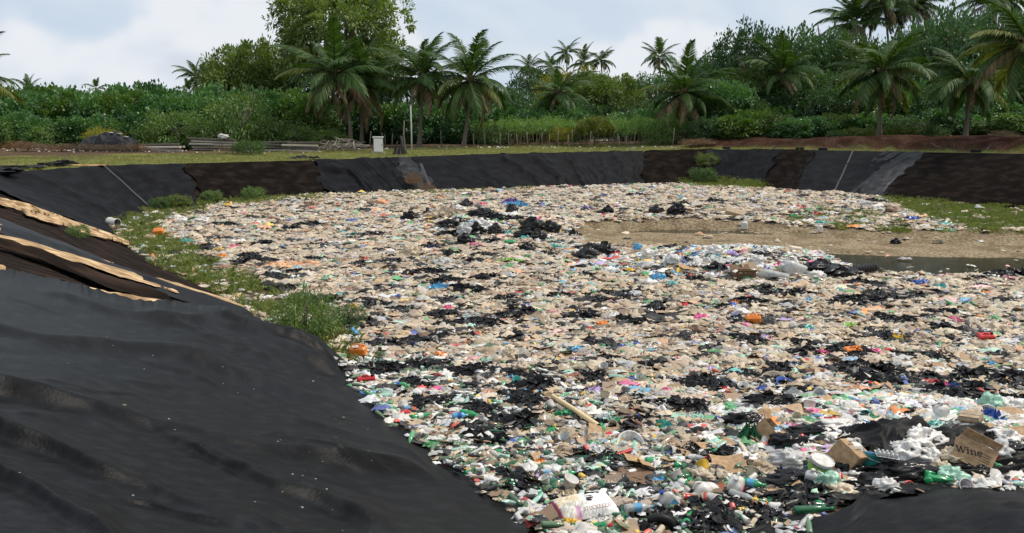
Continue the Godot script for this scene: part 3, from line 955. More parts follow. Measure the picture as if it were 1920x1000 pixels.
# a coconut frond of length 1 along +x that bends down by bend over its length
func frond_mesh(bend: float, pairs: int, hang: float, ll: float, lo: Color, hi: Color, sd: int) -> ArrayMesh:
	rng.seed = sd
	var L := Leaves.new()
	var p := Vector3.ZERO
	var pts := []
	var n := 20
	for i in n + 1:
		pts.append(p)
		var a := -bend * pow(float(i) / n, 1.4)
		p += Vector3(cos(a), sin(a), 0) / n
	for i in n:
		var a: Vector3 = pts[i]
		var b: Vector3 = pts[i + 1]
		var w0 := lerpf(0.016, 0.003, float(i) / n)
		var k := L.V.size()
		for q in [a + Vector3(0, 0, w0), a - Vector3(0, 0, w0), b - Vector3(0, 0, w0 * 0.9), b + Vector3(0, 0, w0 * 0.9)]:
			L.V.append(q); L.N.append(Vector3.UP); L.C.append(Color(0.2, 0.19, 0.08))
		L.I.append_array([k, k + 1, k + 2, k, k + 2, k + 3])
		for q in [a + Vector3(0, w0, 0), a - Vector3(0, w0, 0), b - Vector3(0, w0 * 0.9, 0), b + Vector3(0, w0 * 0.9, 0)]:
			L.V.append(q); L.N.append(Vector3.BACK); L.C.append(Color(0.2, 0.19, 0.08))
		L.I.append_array([k + 4, k + 5, k + 6, k + 4, k + 6, k + 7])
	for i in pairs:
		var t := lerpf(0.12, 0.985, float(i) / (pairs - 1))
		var f := t * n
		var a: Vector3 = pts[mini(int(f), n - 1)]
		var b: Vector3 = pts[mini(int(f) + 1, n)]
		var q := a.lerp(b, f - int(f))
		var along_ := (b - a).normalized()
		var l := ll * (0.55 + 0.9 * sin(PI * pow(clampf(t, 0.0, 1.0), 0.75))) * 0.78
		for s in [-1.0, 1.0]:
			if rng.randf() < 0.12: continue
			var out := (along_ * lerpf(0.35, 0.9, t) + Vector3(0, 0, s) * lerpf(1.0, 0.55, t) + Vector3(0, -hang + rng.randf_range(-0.2, 0.15), 0)).normalized()
			var side := along_.cross(out).cross(out).normalized()
			var c := lo.lerp(hi, rng.randf())
			var ln := l * rng.randf_range(0.8, 1.1)
			# two segments, so that the leaflet hangs
			var kn := q + out * ln * 0.5
			var tip := kn + (out + Vector3(0, -0.35 - hang * 0.9, 0)).normalized() * ln * 0.5
			var w := 0.0118
			var k := L.V.size()
			var nn := side.cross(out).normalized()
			var turned := nn.y < 0.0
			if turned: nn = -nn
			for v in [q - side * w * 0.5, q + side * w * 0.5, kn + side * w * 0.6, kn - side * w * 0.6, tip]:
				L.V.append(v); L.N.append(nn); L.C.append(c)
			if not turned: L.I.append_array([k, k + 2, k + 1, k, k + 3, k + 2, k + 3, k + 4, k + 2])
			else: L.I.append_array([k, k + 1, k + 2, k, k + 2, k + 3, k + 3, k + 2, k + 4])
	return L.mesh()

var fronds := []

func make_fronds() -> void:
	leaf_mat("frond", 0.55).metallic_specular = 0.3
	var g0 := Color(0.0312, 0.0696, 0.0192) # Color(0.0326, 0.0571, 0.0177)
	var g1 := Color(0.108, 0.18, 0.054) # Color(0.102, 0.142, 0.0476)
	fronds = [frond_mesh(0.95, 68, 0.15, 0.23, g0, g1, 1), frond_mesh(1.4, 68, 0.45, 0.24, g0, g1, 2), frond_mesh(1.75, 64, 0.75, 0.24, g0, g1, 3), frond_mesh(1.3, 46, 0.9, 0.22, Color(0.122, 0.0888, 0.0476), Color(0.272, 0.204, 0.116), 4), frond_mesh(1.1, 68, 0.4, 0.24, Color(0.0816, 0.116, 0.0272), Color(0.231, 0.245, 0.0748), 5)]
	rng.seed = 99

# crown at the point top; light: share of yellow-green fronds, dead: share of brown ones
func palm(base: Vector3, top: Vector3, l: float, n: int, light: float, dead: float, label: String, group: String, lean := Vector3.ZERO, small := false) -> void:
	var t := thing("coconut_palm", base, label, "palm tree", group)
	var d := top - base
	var st := begin(true)
	var path := []
	var rad := []
	var hh := d.length()
	var bow := Vector3(rng.randf_range(-1, 1), 0, rng.randf_range(-0.5, 0.5)) * 0.05 * hh
	var segs := 26
	for i in segs + 1:
		var f := float(i) / segs
		path.append(Vector3(d.x * pow(f, 1.4), d.y * f - 0.2 * (1.0 - f), d.z * f) + bow * sin(PI * f))
		rad.append((0.125 + 0.15 * pow(1.0 - f, 5.0) + (0.05 if f > 0.9 else 0.0)) * (0.97 + 0.05 * (i % 2)))
	tube(st, path, rad, 8)
	part("trunk", done(st), bark, t)
	var fm: Material = mats["frond leaves"] if mats.has("frond leaves") else mats["frond"]
	var green := dye("dark green", 0.5)
	var lowest := rng.randf_range(-0.85, -0.3)
	var upmost := rng.randf_range(1.15, 1.45)
	for i in n:
		var f := float(i) / (n - 1)        # 0 = youngest, upright; 1 = oldest, hanging
		var az := i * 2.39996 + rng.randf_range(-0.3, 0.3)
		var el := lerpf(upmost, lowest, pow(f, 0.85)) + rng.randf_range(-0.22, 0.22)
		var kind := 0 if f < 0.28 else (1 if f < 0.66 else 2)
		var roll := rng.randf()
		if f > 0.7 and roll < dead + 0.15: kind = 3
		elif f > 0.3 and rng.randf() < light: kind = 4
		var o := part("frond", fronds[kind], fm, t)
		var b := Basis(Vector3.UP, az) * Basis(Vector3.BACK, el) * Basis(Vector3.RIGHT, rng.randf_range(-0.5, 0.5))
		var dir := b.x + lean * (1.0 - 0.4 * f)
		b = Basis(Quaternion(b.x.normalized(), dir.normalized())) * b
		var ln := l * rng.randf_range(0.74, 1.14) * (0.8 + 0.25 * sin(PI * minf(f + 0.25, 1.0)))
		o.transform = Transform3D(b.scaled(Vector3.ONE * ln), d + Vector3(0, -0.25 * f, 0) + b.x * 0.12)
	if not small:
		# sheath of old leaf bases and a bunch of nuts
		var sh := begin(true)
		for k in 10:
			var a := TAU * k / 10.0 + rng.randf() * 0.3
			limb(sh, d + Vector3(0, -0.55, 0), d + Vector3(cos(a) * 0.42, 0.3 * rng.randf(), sin(a) * 0.42), 0.12, 0.05, 0.05)
		part("leaf_sheath", done(sh), mat("sheath", lin(0.15, 0.11, 0.07), 0.9), t)
		var nut := SphereMesh.new()
		nut.radius = 0.13
		nut.height = 0.29
		nut.radial_segments = 8
		nut.rings = 5
		for k in 6:
			var a := rng.randf() * TAU
			var c := part("coconut", nut, green if k % 2 else dye("brown", 0.6), t)
			c.position = d + Vector3(cos(a) * 0.34, -0.45 - 0.25 * rng.randf(), sin(a) * 0.34)

func tuft_mesh(n: int, h: float, w: float, spread: float, lo: Color, hi: Color) -> ArrayMesh:
	var L := Leaves.new()
	for i in n:
		var a := rng.randf() * TAU
		var r := spread * sqrt(rng.randf())
		var p := Vector3(cos(a) * r, 0, sin(a) * r)
		var dir := Vector3(cos(a) * rng.randf_range(0.1, 0.8), 1.0, sin(a) * rng.randf_range(0.1, 0.8)).normalized()
		L.leaf(p, dir, dir.cross(rdir()).normalized(), h * rng.randf_range(0.5, 1.2), w, lo.lerp(hi, rng.randf()), 0.25)
	return L.mesh()

func in_poly(q: Vector2, poly: Array) -> bool:
	return Geometry2D.is_point_in_polygon(q, PackedVector2Array(poly))

func build_grass() -> void:
	leaf_mat("grass blades", 0.55)
	var g := [tuft_mesh(16, 0.32, 0.018, 0.2, Color(0.13, 0.19, 0.045), Color(0.34, 0.4, 0.13)), tuft_mesh(14, 0.25, 0.016, 0.22, Color(0.2, 0.22, 0.07), Color(0.46, 0.42, 0.18))]
	var xs := [[], []]
	var areas := [[GRASS_LEFT, 6200, Vector2(-19, 2), Vector2(-42, -12), 0.48, 0.9], [GRASS_RIGHT, 2900, Vector2(14, 30), Vector2(-50, -28), 0.4, 0.8], [GRASS_PATCH, 2600, Vector2(8, 24), Vector2(-44, -30), 0.75, 0.75], [GRASS_FAR, 1700, Vector2(9, 20), Vector2(-62, -44), 0.2, 1.0]]
	for a in areas:
		var made := 0
		for tries in 60000:
			if made >= a[1]: break
			var x := rng.randf_range(a[2].x, a[2].y)
			var z := rng.randf_range(a[3].x, a[3].y)
			var p := on_ground(x, z)
			var q := pix(p)
			if not in_poly(q + Vector2(rng.randf_range(-6, 6), rng.randf_range(-4, 4)), a[0]): continue
			if fine.get_noise_2d(x * 8.0, z * 8.0) * 0.9 + 0.5 < a[4] * rng.randf_range(0.6, 1.4): continue
			made += 1
			var s: float = a[5] * rng.randf_range(0.55, 1.25)
			xs[made % 2].append(Transform3D(Basis(Vector3.UP, rng.randf() * TAU).scaled(Vector3(s, s * rng.randf_range(0.7, 1.2), s)), p - Vector3(0, 0.02, 0)))
	# fringe where the far walls meet the rubbish
	for i in 700:
		var px := rng.randf_range(380, 1010)
		if fine.get_noise_1d(px * 0.9) < (-0.05 if px < 640 else 0.05): continue
		var yy := 386.0 - (px - 380.0) * 0.066 + rng.randf_range(-5, 4) if px < 640 else 370.0 - (px - 640.0) * 0.04 + rng.randf_range(-4, 3)
		var p := hit(px, yy)
		var s := rng.randf_range(0.6, 1.6 if px < 600 else 1.1)
		xs[i % 2].append(Transform3D(Basis(Vector3.UP, rng.randf() * TAU).scaled(Vector3(s, s, s)), p))
	scatter("grass", g[0], mats["grass blades"], xs[0], [], "tall green grass growing along the pit edges", "grass")
	scatter("grass", g[1], mats["grass blades"], xs[1], [], "shorter yellow-green grass mixed into the pit-edge growth", "grass")
	# short grass of the bank on the far side
	var sx := []
	var short := tuft_mesh(12, 0.16, 0.02, 0.3, Color(0.167, 0.206, 0.0532), Color(0.334, 0.304, 0.114))
	for i in 26000:
		var x := rng.randf_range(-34, 26)
		var z := rng.randf_range(-76, -28)
		var p := Vector2(x, z)
		if Geometry2D.is_point_in_polygon(p, rim2): continue
		var dr := near_rim(p).x
		if dr > 11.0 or dr < 0.3: continue
		if x > 11.0 and dr > 2.0: continue
		sx.append(Transform3D(Basis(Vector3.UP, rng.randf() * TAU).scaled(Vector3.ONE * rng.randf_range(0.5, 1.3)), on_ground(x, z)))
	scatter("grass", short, mats["grass blades"], sx, [], "short olive lawn grass on the bank behind the pit", "grass")

func build_plants() -> void:
	make_crowns()
	make_fronds()
	# -------- coconut palms: crown centre and base as seen, at a chosen distance
	var palms := [
		[655, 275, 628, 138, 66.0, 4.6, 34, 0.05, 0.9, "broad dark coconut palm in front of the tallest tree", 0.0],
		[676, 278, 678, 158, 68.0, 4.4, 30, 0.0, 1.0, "shaggy brown-skirted palm standing close beside the broad dark palm", 0.0],
		[785, 277, 792, 146, 67.0, 4.3, 30, 0.05, 0.7, "coconut palm with flared pale trunk base behind the white pole", 0.0],
		[868, 279, 882, 148, 65.0, 4.5, 28, 0.12, 0.5, "coconut palm with upswept crown on a leaning bare trunk", 0.12],
		[1062, 262, 1048, 172, 82.0, 3.9, 24, 0.05, 0.4, "small coconut palm among the yellow-green trees behind the cassava", 0.0],
		[1282, 262, 1282, 172, 68.0, 4.3, 26, 0.15, 0.5, "coconut palm at the end of the cassava rows", 0.05],
		[1470, 258, 1466, 138, 74.0, 3.9, 26, 0.1, 0.3, "dark coconut palm half hidden in the right hand thicket", 0.0],
		[1652, 256, 1655, 132, 62.0, 4.2, 32, 0.4, 0.25, "spreading coconut palm on the red soil bank with pale lower fronds", 0.05],
		[1812, 254, 1818, 150, 58.0, 3.9, 30, 0.12, 0.2, "stout short-trunked coconut palm on the red soil bank", 0.0],
		[1985, 256, 1925, 78, 50.0, 4.3, 32, 0.65, 0.3, "large pale-fronded coconut palm entering at the right edge", 0.0],
		[-110, 290, -62, 150, 46.0, 3.3, 22, 0.6, 0.5, "pale-fronded palm reaching in at the left edge", 0.0],
		[1612, 210, 1602, 42, 96.0, 4.6, 28, 0.0, 0.7, "tall ragged coconut palm above the thicket, nearest the open sky", -0.08],
		[1655, 210, 1658, 2, 96.0, 4.8, 28, 0.0, 0.9, "tallest coconut palm of the cluster cut by the top edge", 0.0],
		[1712, 210, 1716, 12, 98.0, 4.6, 26, 0.0, 0.9, "tall dry-fronded coconut palm right of the tallest one", 0.12],
		[1880, 200, 1868, 2, 92.0, 4.8, 26, 0.0, 0.4, "tall palm behind the large pale-fronded palm", 0.0],
		[370, 225, 368, 142, 120.0, 3.4, 20, 0.0, 0.3, "small distant palm left of the round mango tree", -0.1],
		[356, 225, 355, 172, 118.0, 2.6, 14, 0.0, 0.8, "low withered palm below the small distant palm", 0.0],
		[55, 225, 55, 166, 120.0, 2.4, 14, 0.0, 0.3, "little palm top over the hedge near the left edge", 0.0],
		[180, 225, 180, 166, 130.0, 2.2, 12, 0.0, 0.2, "very small palm top over the hedge above the black mound", 0.0],
		[995, 225, 993, 126, 165.0, 3.7, 18, 0.0, 0.3, "first of the five distant palms, behind a dark tree", -0.06],
		[1036, 225, 1033, 126, 165.0, 3.7, 18, 0.0, 0.3, "second distant palm, low beside the tallest thin one", 0.05],
		[1065, 225, 1062, 97, 170.0, 3.8, 18, 0.0, 0.2, "thin tall distant palm standing highest of the five", 0.0],
		[1096, 225, 1095, 117, 160.0, 3.7, 18, 0.0, 0.3, "fourth distant palm, touching its neighbour to the right", 0.0],
		[1128, 225, 1127, 113, 162.0, 3.6, 18, 0.0, 0.3, "last of the five distant palms, over a round tree", 0.0],
		[1238, 225, 1235, 108, 125.0, 3.6, 20, 0.0, 0.4, "distant palm rising behind the palm at the cassava rows", 0.0],
		[1780, 200, 1778, 40, 130.0, 2.6, 12, 0.0, 0.2, "small palm top peeping over the right hand trees", 0.0],
	]
	for p in palms:
		var far: float = p[4]
		var base := spot(p[0], far)
		if far > 84.0 and far < 88.0: base.y = minf(base.y, 2.8)
		var top := far_at(p[2], p[3], far)
		palm(base, top, p[5] * 1.04, int(p[6] * 1.1), p[7], p[8], p[9], "coconut palms around the pit", Vector3(p[10], 0, 0), far > 110.0)
	# -------- big trees
	var big := [
		["mango", 478, 100.0, 72, 5.7, 0.12, "round dense mango tree rising over the hedge", "mango_tree"],
		["mango", 425, 104.0, 118, 3.4, 0.1, "lower shoulder tree leaning against the round mango tree", "mango_tree"],
		["tall", 642, 92.0, -30, 7.4, 0.3, "tallest leafy tree with gaps, cut by the top edge", "leafy_tree"],
		["tall", 690, 94.0, 70, 4.0, 0.35, "shorter leafy tree at the shoulder of the tallest tree", "leafy_tree"],
		["dark", 560, 100.0, 150, 4.5, 0.2, "dark tree filling the gap between mango and tallest tree", "leafy_tree"],
		["mango", 1128, 100.0, 132, 5.0, 0.2, "round tree below the last distant palms", "mango_tree"],
		["yellow", 1075, 108.0, 148, 4.6, 0.2, "yellow-green tree right of the dark one behind the cassava", "leafy_tree"],
		["dark", 1005, 112.0, 146, 4.2, 0.2, "dark tree under the first distant palm", "leafy_tree"],
		["mango", 1160, 110.0, 150, 5.6, 0.15, "olive tree spreading right of the round one", "mango_tree"],
		["dark", 1228, 104.0, 152, 4.6, 0.15, "dark tree behind the palm at the cassava rows", "leafy_tree"],
		["dark", 940, 100.0, 175, 4.2, 0.1, "dark tree behind the leaning bare-trunked palm", "leafy_tree"],
		["dark", 860, 98.0, 165, 4.6, 0.1, "dark tree filling the space between the two middle palms", "leafy_tree"],
		["dark", 760, 98.0, 165, 4.6, 0.1, "dark tree behind the white pole", "leafy_tree"],
		["dark", 1332, 92.0, 135, 3.6, 0.1, "dark tree at the edge of the right hand thicket", "leafy_tree"],
		["dark", 1398, 86.0, 74, 4.2, 0.08, "high rounded dark tree first in the right hand thicket", "leafy_tree"],
		["dark", 1455, 88.0, 108, 4.4, 0.08, "dark tree behind the half hidden thicket palm", "leafy_tree"],
		["dark", 1525, 86.0, 78, 4.8, 0.08, "high dark tree between thicket palm and tall palms", "leafy_tree"],
		["dark", 1590, 84.0, 92, 4.6, 0.05, "dark tree under the ragged tall palm", "leafy_tree"],
		["dark", 1660, 88.0, 100, 4.8, 0.05, "dark tree behind the spreading palm", "leafy_tree"],
		["dark", 1745, 84.0, 62, 5.0, 0.05, "high full tree right of the tall palms", "leafy_tree"],
		["dark", 1800, 86.0, 46, 4.8, 0.05, "highest full tree behind the stout palm", "leafy_tree"],
		["dark", 1880, 82.0, 62, 5.0, 0.05, "dark tree behind the large pale palm", "leafy_tree"],
		["dark", 1960, 80.0, 50, 5.0, 0.05, "dark tree at the far right edge", "leafy_tree"],
	]
	for b in big:
		var at := spot(b[1], b[2])
		var top := far_at(b[1], b[3], b[2])
		var h: float = (top.y - at.y) * (0.93 if b[0] == "mango" else (1.0 if b[0] == "tall" else 1.1))
		tree(b[7], b[0], at, b[4], h, h * b[5], b[6], "tree", "trees beyond the pit")
	# -------- hedge of broad-leaved shrubs on the left, thicket on the right
	var spots := []
	for i in 15: spots.append([-20 + i * 43 + rng.randf_range(-9, 9), 72.0 + rng.randf_range(-2, 2), 190 + rng.randf_range(-14, 12), 2.6, "hibiscus"])
	for i in 14: spots.append([0 + i * 45 + rng.randf_range(-9, 9), 78.0 + rng.randf_range(-2, 2), 174 + rng.randf_range(-8, 12), 2.9, "hibiscus"])
	for i in 12: spots.append([-10 + i * 36 + rng.randf_range(-9, 9), 67.5 + rng.randf_range(-1, 1), 226 + rng.randf_range(-16, 14), 1.9, "hibiscus" if i % 3 else "feathery"])
	for q in [[330, 64.5, 212, 2.3], [392, 64, 226, 1.9], [455, 65, 178, 2.5], [500, 66, 222, 2.0], [290, 66, 236, 1.6], [560, 66, 236, 2.0], [605, 65, 244, 1.6]]: spots.append([q[0], q[1], q[2], q[3], "feathery"])
	for i in 8: spots.append([660 + i * 40 + rng.randf_range(-9, 9), 76.0 + rng.randf_range(-2, 2), 196 + rng.randf_range(-8, 14), 2.4, "hibiscus"])
	for q in [[1040, 84, 188, 2.6], [1072, 80, 206, 2.2], [1010, 82, 206, 2.2], [985, 80, 214, 2.0], [1180, 82, 210, 2.3], [1215, 80, 204, 2.3], [1245, 82, 214, 2.0]]: spots.append([q[0], q[1], q[2], q[3], "hibiscus"])
	for i in 17: spots.append([1318 + i * 40 + rng.randf_range(-10, 10), 71.0 + rng.randf_range(-2, 2), 182 + rng.randf_range(-24, 20), 2.5, "hibiscus" if i % 2 else "dark"])
	for i in 16: spots.append([1330 + i * 40 + rng.randf_range(-10, 10), 66.0 + rng.randf_range(-1.5, 1.5), 216 + rng.randf_range(-10, 14), 1.9, "hibiscus" if i % 3 else "dark"])
	for i in 15: spots.append([1330 + i * 42 + rng.randf_range(-10, 10), 77.0 + rng.randf_range(-2, 2), 138 + rng.randf_range(-24, 20), 3.0, "dark" if i % 3 else "hibiscus"])
	for i in 13: spots.append([895 + i * 30 + rng.randf_range(-9, 9), 95.0 + rng.randf_range(-2, 2), 196 + rng.randf_range(-12, 8), 3.2, "dark"])
	for i in 14: spots.append([1345 + i * 46 + rng.randf_range(-10, 10), 92.0 + rng.randf_range(-2, 2), (104 if i < 8 else 70) + rng.randf_range(-14, 16), 3.8, "dark"])
	for i in 6: spots.append([600 + i * 55 + rng.randf_range(-9, 9), 92.0, 188 + rng.randf_range(-10, 8), 3.4, "dark"])
	var things_ := [[-30.0, "the left edge palm"], [95.0, "the reddish dry weeds"], [205.0, "the black tarp mound"], [300.0, "the first plank pile"], [400.0, "the second plank pile"], [470.0, "the round mango tree"], [545.0, "the third plank pile"], [640.0, "the broad dark palm"], [705.0, "the pale cabinet"], [770.0, "the white pole"], [868.0, "the leaning bare-trunked palm"], [960.0, "the cassava rows' start"], [1060.0, "the small middle palm"], [1120.0, "the round cassava-side bush"], [1195.0, "the cassava rows"], [1282.0, "the cassava end palm"], [1400.0, "the high rounded tree"], [1466.0, "the half hidden palm"], [1560.0, "the red soil bank"], [1652.0, "the spreading palm"], [1735.0, "the tall grass clump"], [1812.0, "the stout palm"], [1925.0, "the large pale palm"]]
	var kinds := {"hibiscus": "broad-leaved green shrub", "feathery": "fine-leaved olive bush", "dark": "dark dense shrub"}
	for s in spots:
		var at := spot(s[0], s[1])
		var top := far_at(s[0], s[2], s[1])
		var h := maxf(1.2, top.y - at.y)
		var d1 := 1e9
		var near_ := ""
		var side := ""
		for w in things_:
			if absf(w[0] - s[0]) < d1:
				d1 = absf(w[0] - s[0])
				near_ = w[1]
				side = "directly behind" if d1 < 12.0 else ("behind and left of" if s[0] < w[0] else "behind and right of")
		var row := "low" if h < 3.0 else ("head-high" if h < 4.0 else ("tall" if h < 6.0 else "towering"))
		var label: String = "%s %s %s %s" % [row, kinds[s[4]], side, near_]
		for extra in ["in the front row", "in the second row", "in the back row", "crowded by its neighbours", "filling a gap"]:
			if not labels.has(label): break
			label = "%s %s %s %s, %s" % [row, kinds[s[4]], side, near_, extra]
		tree("shrub", s[4], at, s[3], h, h * 0.02, label, "shrub", "shrubs of the hedge and thicket")
	# -------- cassava rows with stakes
	var cs := begin(true)
	for k in 5:
		var a := TAU * k / 5.0
		limb(cs, Vector3(cos(a) * 0.1, 0, sin(a) * 0.1), Vector3(cos(a) * 0.4, 1.25, sin(a) * 0.4), 0.022, 0.012, 0.05)
	var stems := done(cs)
	var stem_m := mat("stem", lin(0.3, 0.24, 0.15), 0.8)
	for i in 46:
		var px := 905 + i * 8.4 + rng.randf_range(-5, 5)
		var at := spot(px, 67.5 + (i % 3) * 2.6 + rng.randf_range(-0.6, 0.6))
		var t := thing("cassava_plant", at, "green cassava plant, %s from the leaning palm in the %s row" % [["first", "second", "third", "fourth", "fifth", "sixth", "seventh", "eighth", "ninth", "tenth", "eleventh", "twelfth", "thirteenth", "fourteenth", "fifteenth", "last"][i / 3], ["front", "middle", "back"][i % 3]], "cassava plant", "cassava plants in rows")
		t.rotation.y = rng.randf() * TAU
		part("stem", stems, stem_m, t)
		var c := part("crown", crowns["cassava"][i % 2], mats["cassava leaves"], t)
		c.set_meta("kind", "stuff")
		c.position.y = 0.75
		var s := rng.randf_range(0.8, 1.15)
		c.scale = Vector3(0.85 * s, 1.25 * s, 0.85 * s)
	for q in [[1115, 66.0, 220, 1.5, "mango", "round bright green bush standing before the cassava rows"], [1240, 67.0, 232, 1.3, "feathery", "fine-leaved bush near the cassava end palm"], [1055, 67.0, 240, 1.1, "yellow", "small yellowish bush in front of the small middle palm"], [922, 67.0, 236, 1.3, "feathery", "fine-leaved bush under the leaning palm's hanging frond"], [190, 64.0, 243, 1.5, "yellow", "yellow-green low bush just behind the black tarp mound"], [465, 55.5, 264, 1.1, "feathery", "low bush on the lawn edge before the plank piles"], [432, 56.0, 272, 0.9, "dry", "dry brown shrub beside the low lawn-edge bush"]]:
		var at := spot(q[0], q[1])
		tree("bush", q[4], at, q[3], far_at(q[0], q[2], q[1]).y - at.y, 0.05, q[5], "bush", "single bushes around the lawn")
	var stake := begin(true)
	tube(stake, [Vector3(0, -0.2, 0), Vector3(0.02, 0.6, 0), Vector3(0, 1.2, 0.02)], [0.045, 0.04, 0.035], 6)
	var sk := done(stake)
	var stm := mat("grey stake", lin(0.16, 0.13, 0.1), 0.85)
	var k := 0
	for px in [692, 716, 722, 733, 827, 889, 910, 924, 938, 954, 971, 990, 1016, 1030, 1046, 1066, 1074, 1088, 1106, 1158, 1163, 1175, 1190, 1262]:
		var at := spot(px, 63.5 + (k * 7 % 5) * 0.7)
		var o := part("stake", sk, stm, self)
		o.position = at
		o.rotation = Vector3(rng.randf_range(-0.08, 0.08), rng.randf() * 3, rng.randf_range(-0.12, 0.12))
		o.scale.y = rng.randf_range(0.8, 1.3)
		tag(o, "weathered stake %s, %s" % ["beside the pale cabinet" if px < 740 else ("near the leaning palm" if px < 915 else "before the cassava rows"), ["upright", "leaning slightly", "short", "taller than its neighbours", "thin", "with bare top"][k % 6] + (" by the middle palm" if px > 1000 and px < 1090 else (" near the row end" if px > 1150 else ""))], "stake", "stakes along the plantation")
		k += 1
	# -------- dry weeds in front of the hedge
	for q in [[25, 58.0, 266, 1.1], [48, 58.5, 268, 1.0], [75, 58.0, 272, 0.8], [110, 58.0, 272, 0.9], [140, 58.2, 270, 1.0], [170, 58.0, 272, 0.9], [200, 57.8, 274, 0.9], [232, 58.2, 272, 1.0], [252, 58.8, 272, 0.8], [1300, 62.0, 262, 1.1], [1322, 62.0, 264, 1.0], [1880, 52.0, 258, 0.8]]:
		var at := spot(q[0], q[1])
		tree("dry_weeds", "dry", at, q[3], maxf(0.5, far_at(q[0], q[2], q[1]).y - at.y), 0.0, "reddish dry weed clump %s" % ("at the left edge of the lawn" if q[0] < 30 else ("second from the left edge" if q[0] < 60 else ("third from the left edge" if q[0] < 90 else ("by the mound's left foot" if q[0] < 125 else ("before the mound, leftmost" if q[0] < 155 else ("before the mound's middle" if q[0] < 185 else ("before the mound, right of middle" if q[0] < 215 else ("at the mound's right foot" if q[0] < 240 else ("between mound and first planks" if q[0] < 260 else ("where the red bank begins" if q[0] < 1310 else ("straw-coloured on the red bank's start" if q[0] < 1400 else "on the red bank near the right edge"))))))))))), "weeds", "dry weeds on the bank")
	for q in [[1712, 60.0, 226, 1.6], [1690, 60.0, 238, 1.2], [1740, 60.0, 236, 1.3], [1610, 60.5, 240, 1.2], [1575, 61.0, 246, 1.0]]:
		var at := spot(q[0], q[1])
		tree("tall_grass_clump", "feathery", at, q[3], maxf(0.6, far_at(q[0], q[2], q[1]).y - at.y), 0.0, "tall pale green grass clump %s" % ("right beside the spreading palm" if q[0] == 1690 else ("largest, past the spreading palm" if q[0] == 1712 else ("between the two red-bank palms" if q[0] == 1740 else ("left of the spreading palm" if q[0] == 1610 else "farthest left on the red bank")))), "grass clump", "grass clumps on the red bank")
	# -------- weeds growing in the rubbish
	for q in [[575, 640, 0.6, 0.95, "feathery", "bushy green weed with thin stems growing at the rubbish edge"], [655, 612, 0.4, 0.45, "feathery", "smaller weed right of the bushy one"], [330, 386, 0.8, 0.5, "feathery", "olive weed at the foot of the smooth corner sheet"], [300, 392, 0.5, 0.5, "feathery", "little olive weed left of the corner weed"], [475, 376, 0.6, 0.7, "feathery", "green weed against the soiled panel"], [1325, 312, 0.7, 0.9, "feathery", "green weed sprouting on the stained far panel"], [1318, 340, 0.9, 0.9, "feathery", "green weed at the foot of the stained far panel"], [148, 448, 0.3, 0.35, "feathery", "small weed rooted on the uppermost tan strip"], [398, 376, 0.5, 0.5, "feathery", "dark small weed below the soiled panel's corner"], [775, 352, 0.5, 0.8, "dry", "dry straw weed hanging on the dusty grey strip"], [800, 360, 0.5, 0.5, "dry", "dry straw weed at the foot of the dusty grey strip"]]:
		var at := hit(q[0], q[1])
		tree("weed", q[4], at, q[2], q[3], 0.0, q[5], "weed", "weeds in the pit")
	build_grass()

# ---------------------------------------------------------------- rubbish: shapes
# a crumpled sheet, about 1 across, lying on y = 0; amp: height of its folds
func crumple(n: int, amp: float, sd: int, smooth := false, aspect := 1.0) -> ArrayMesh:
	var f := FastNoiseLite.new()
	f.frequency = 1.0
	f.fractal_octaves = 3
	f.seed = sd
	var P := []
	for j in n:
		for i in n:
			var u := float(i) / (n - 1) * 2.0 - 1.0
			var v := float(j) / (n - 1) * 2.0 - 1.0
			# square to ragged disc
			var x := u * sqrt(1.0 - v * v * 0.5)
			var z := v * sqrt(1.0 - u * u * 0.5)
			var r := sqrt(x * x + z * z)
			var a := atan2(z, x)
			var edge := 0.36 + 0.22 * f.get_noise_2d(cos(a) * 1.7 + sd, sin(a) * 1.7)
			if n > 10: edge += 0.22 * f.get_noise_2d(cos(a) * 5.0 + sd, sin(a) * 5.0)
			var q := Vector2(x, z) * edge * 1.3
			q += Vector2(f.get_noise_2d(u * 2.5, v * 2.5 + 40.0), f.get_noise_2d(u * 2.5 + 70.0, v * 2.5)) * 0.16 * (24.0 / (n + 16.0))
			var y := absf(f.get_noise_2d(q.x * 3.2 + 9.0, q.y * 3.2)) * 2.2 + absf(f.get_noise_2d(q.x * 8.0, q.y * 8.0 + 5.0)) * 0.8
			if n > 10: y = y * 0.6 + 1.1 * absf(f.get_noise_2d(q.x * 15.0, q.y * 15.0 + 5.0))
			y = y * amp * (1.0 - 0.75 * pow(r, 3.0)) - 0.02 * r
			P.append(Vector3(q.x * aspect, y, q.y))
	var st := begin(smooth)
	for j in n - 1:
		for i in n - 1:
			var a: Vector3 = P[j * n + i]
			var b: Vector3 = P[j * n + i + 1]
			var c: Vector3 = P[(j + 1) * n + i + 1]
			var d: Vector3 = P[(j + 1) * n + i]
			if (i + j) % 2: quad(st, d, c, b, a)
			else: quad(st, c, b, a, d)
	return done(st)

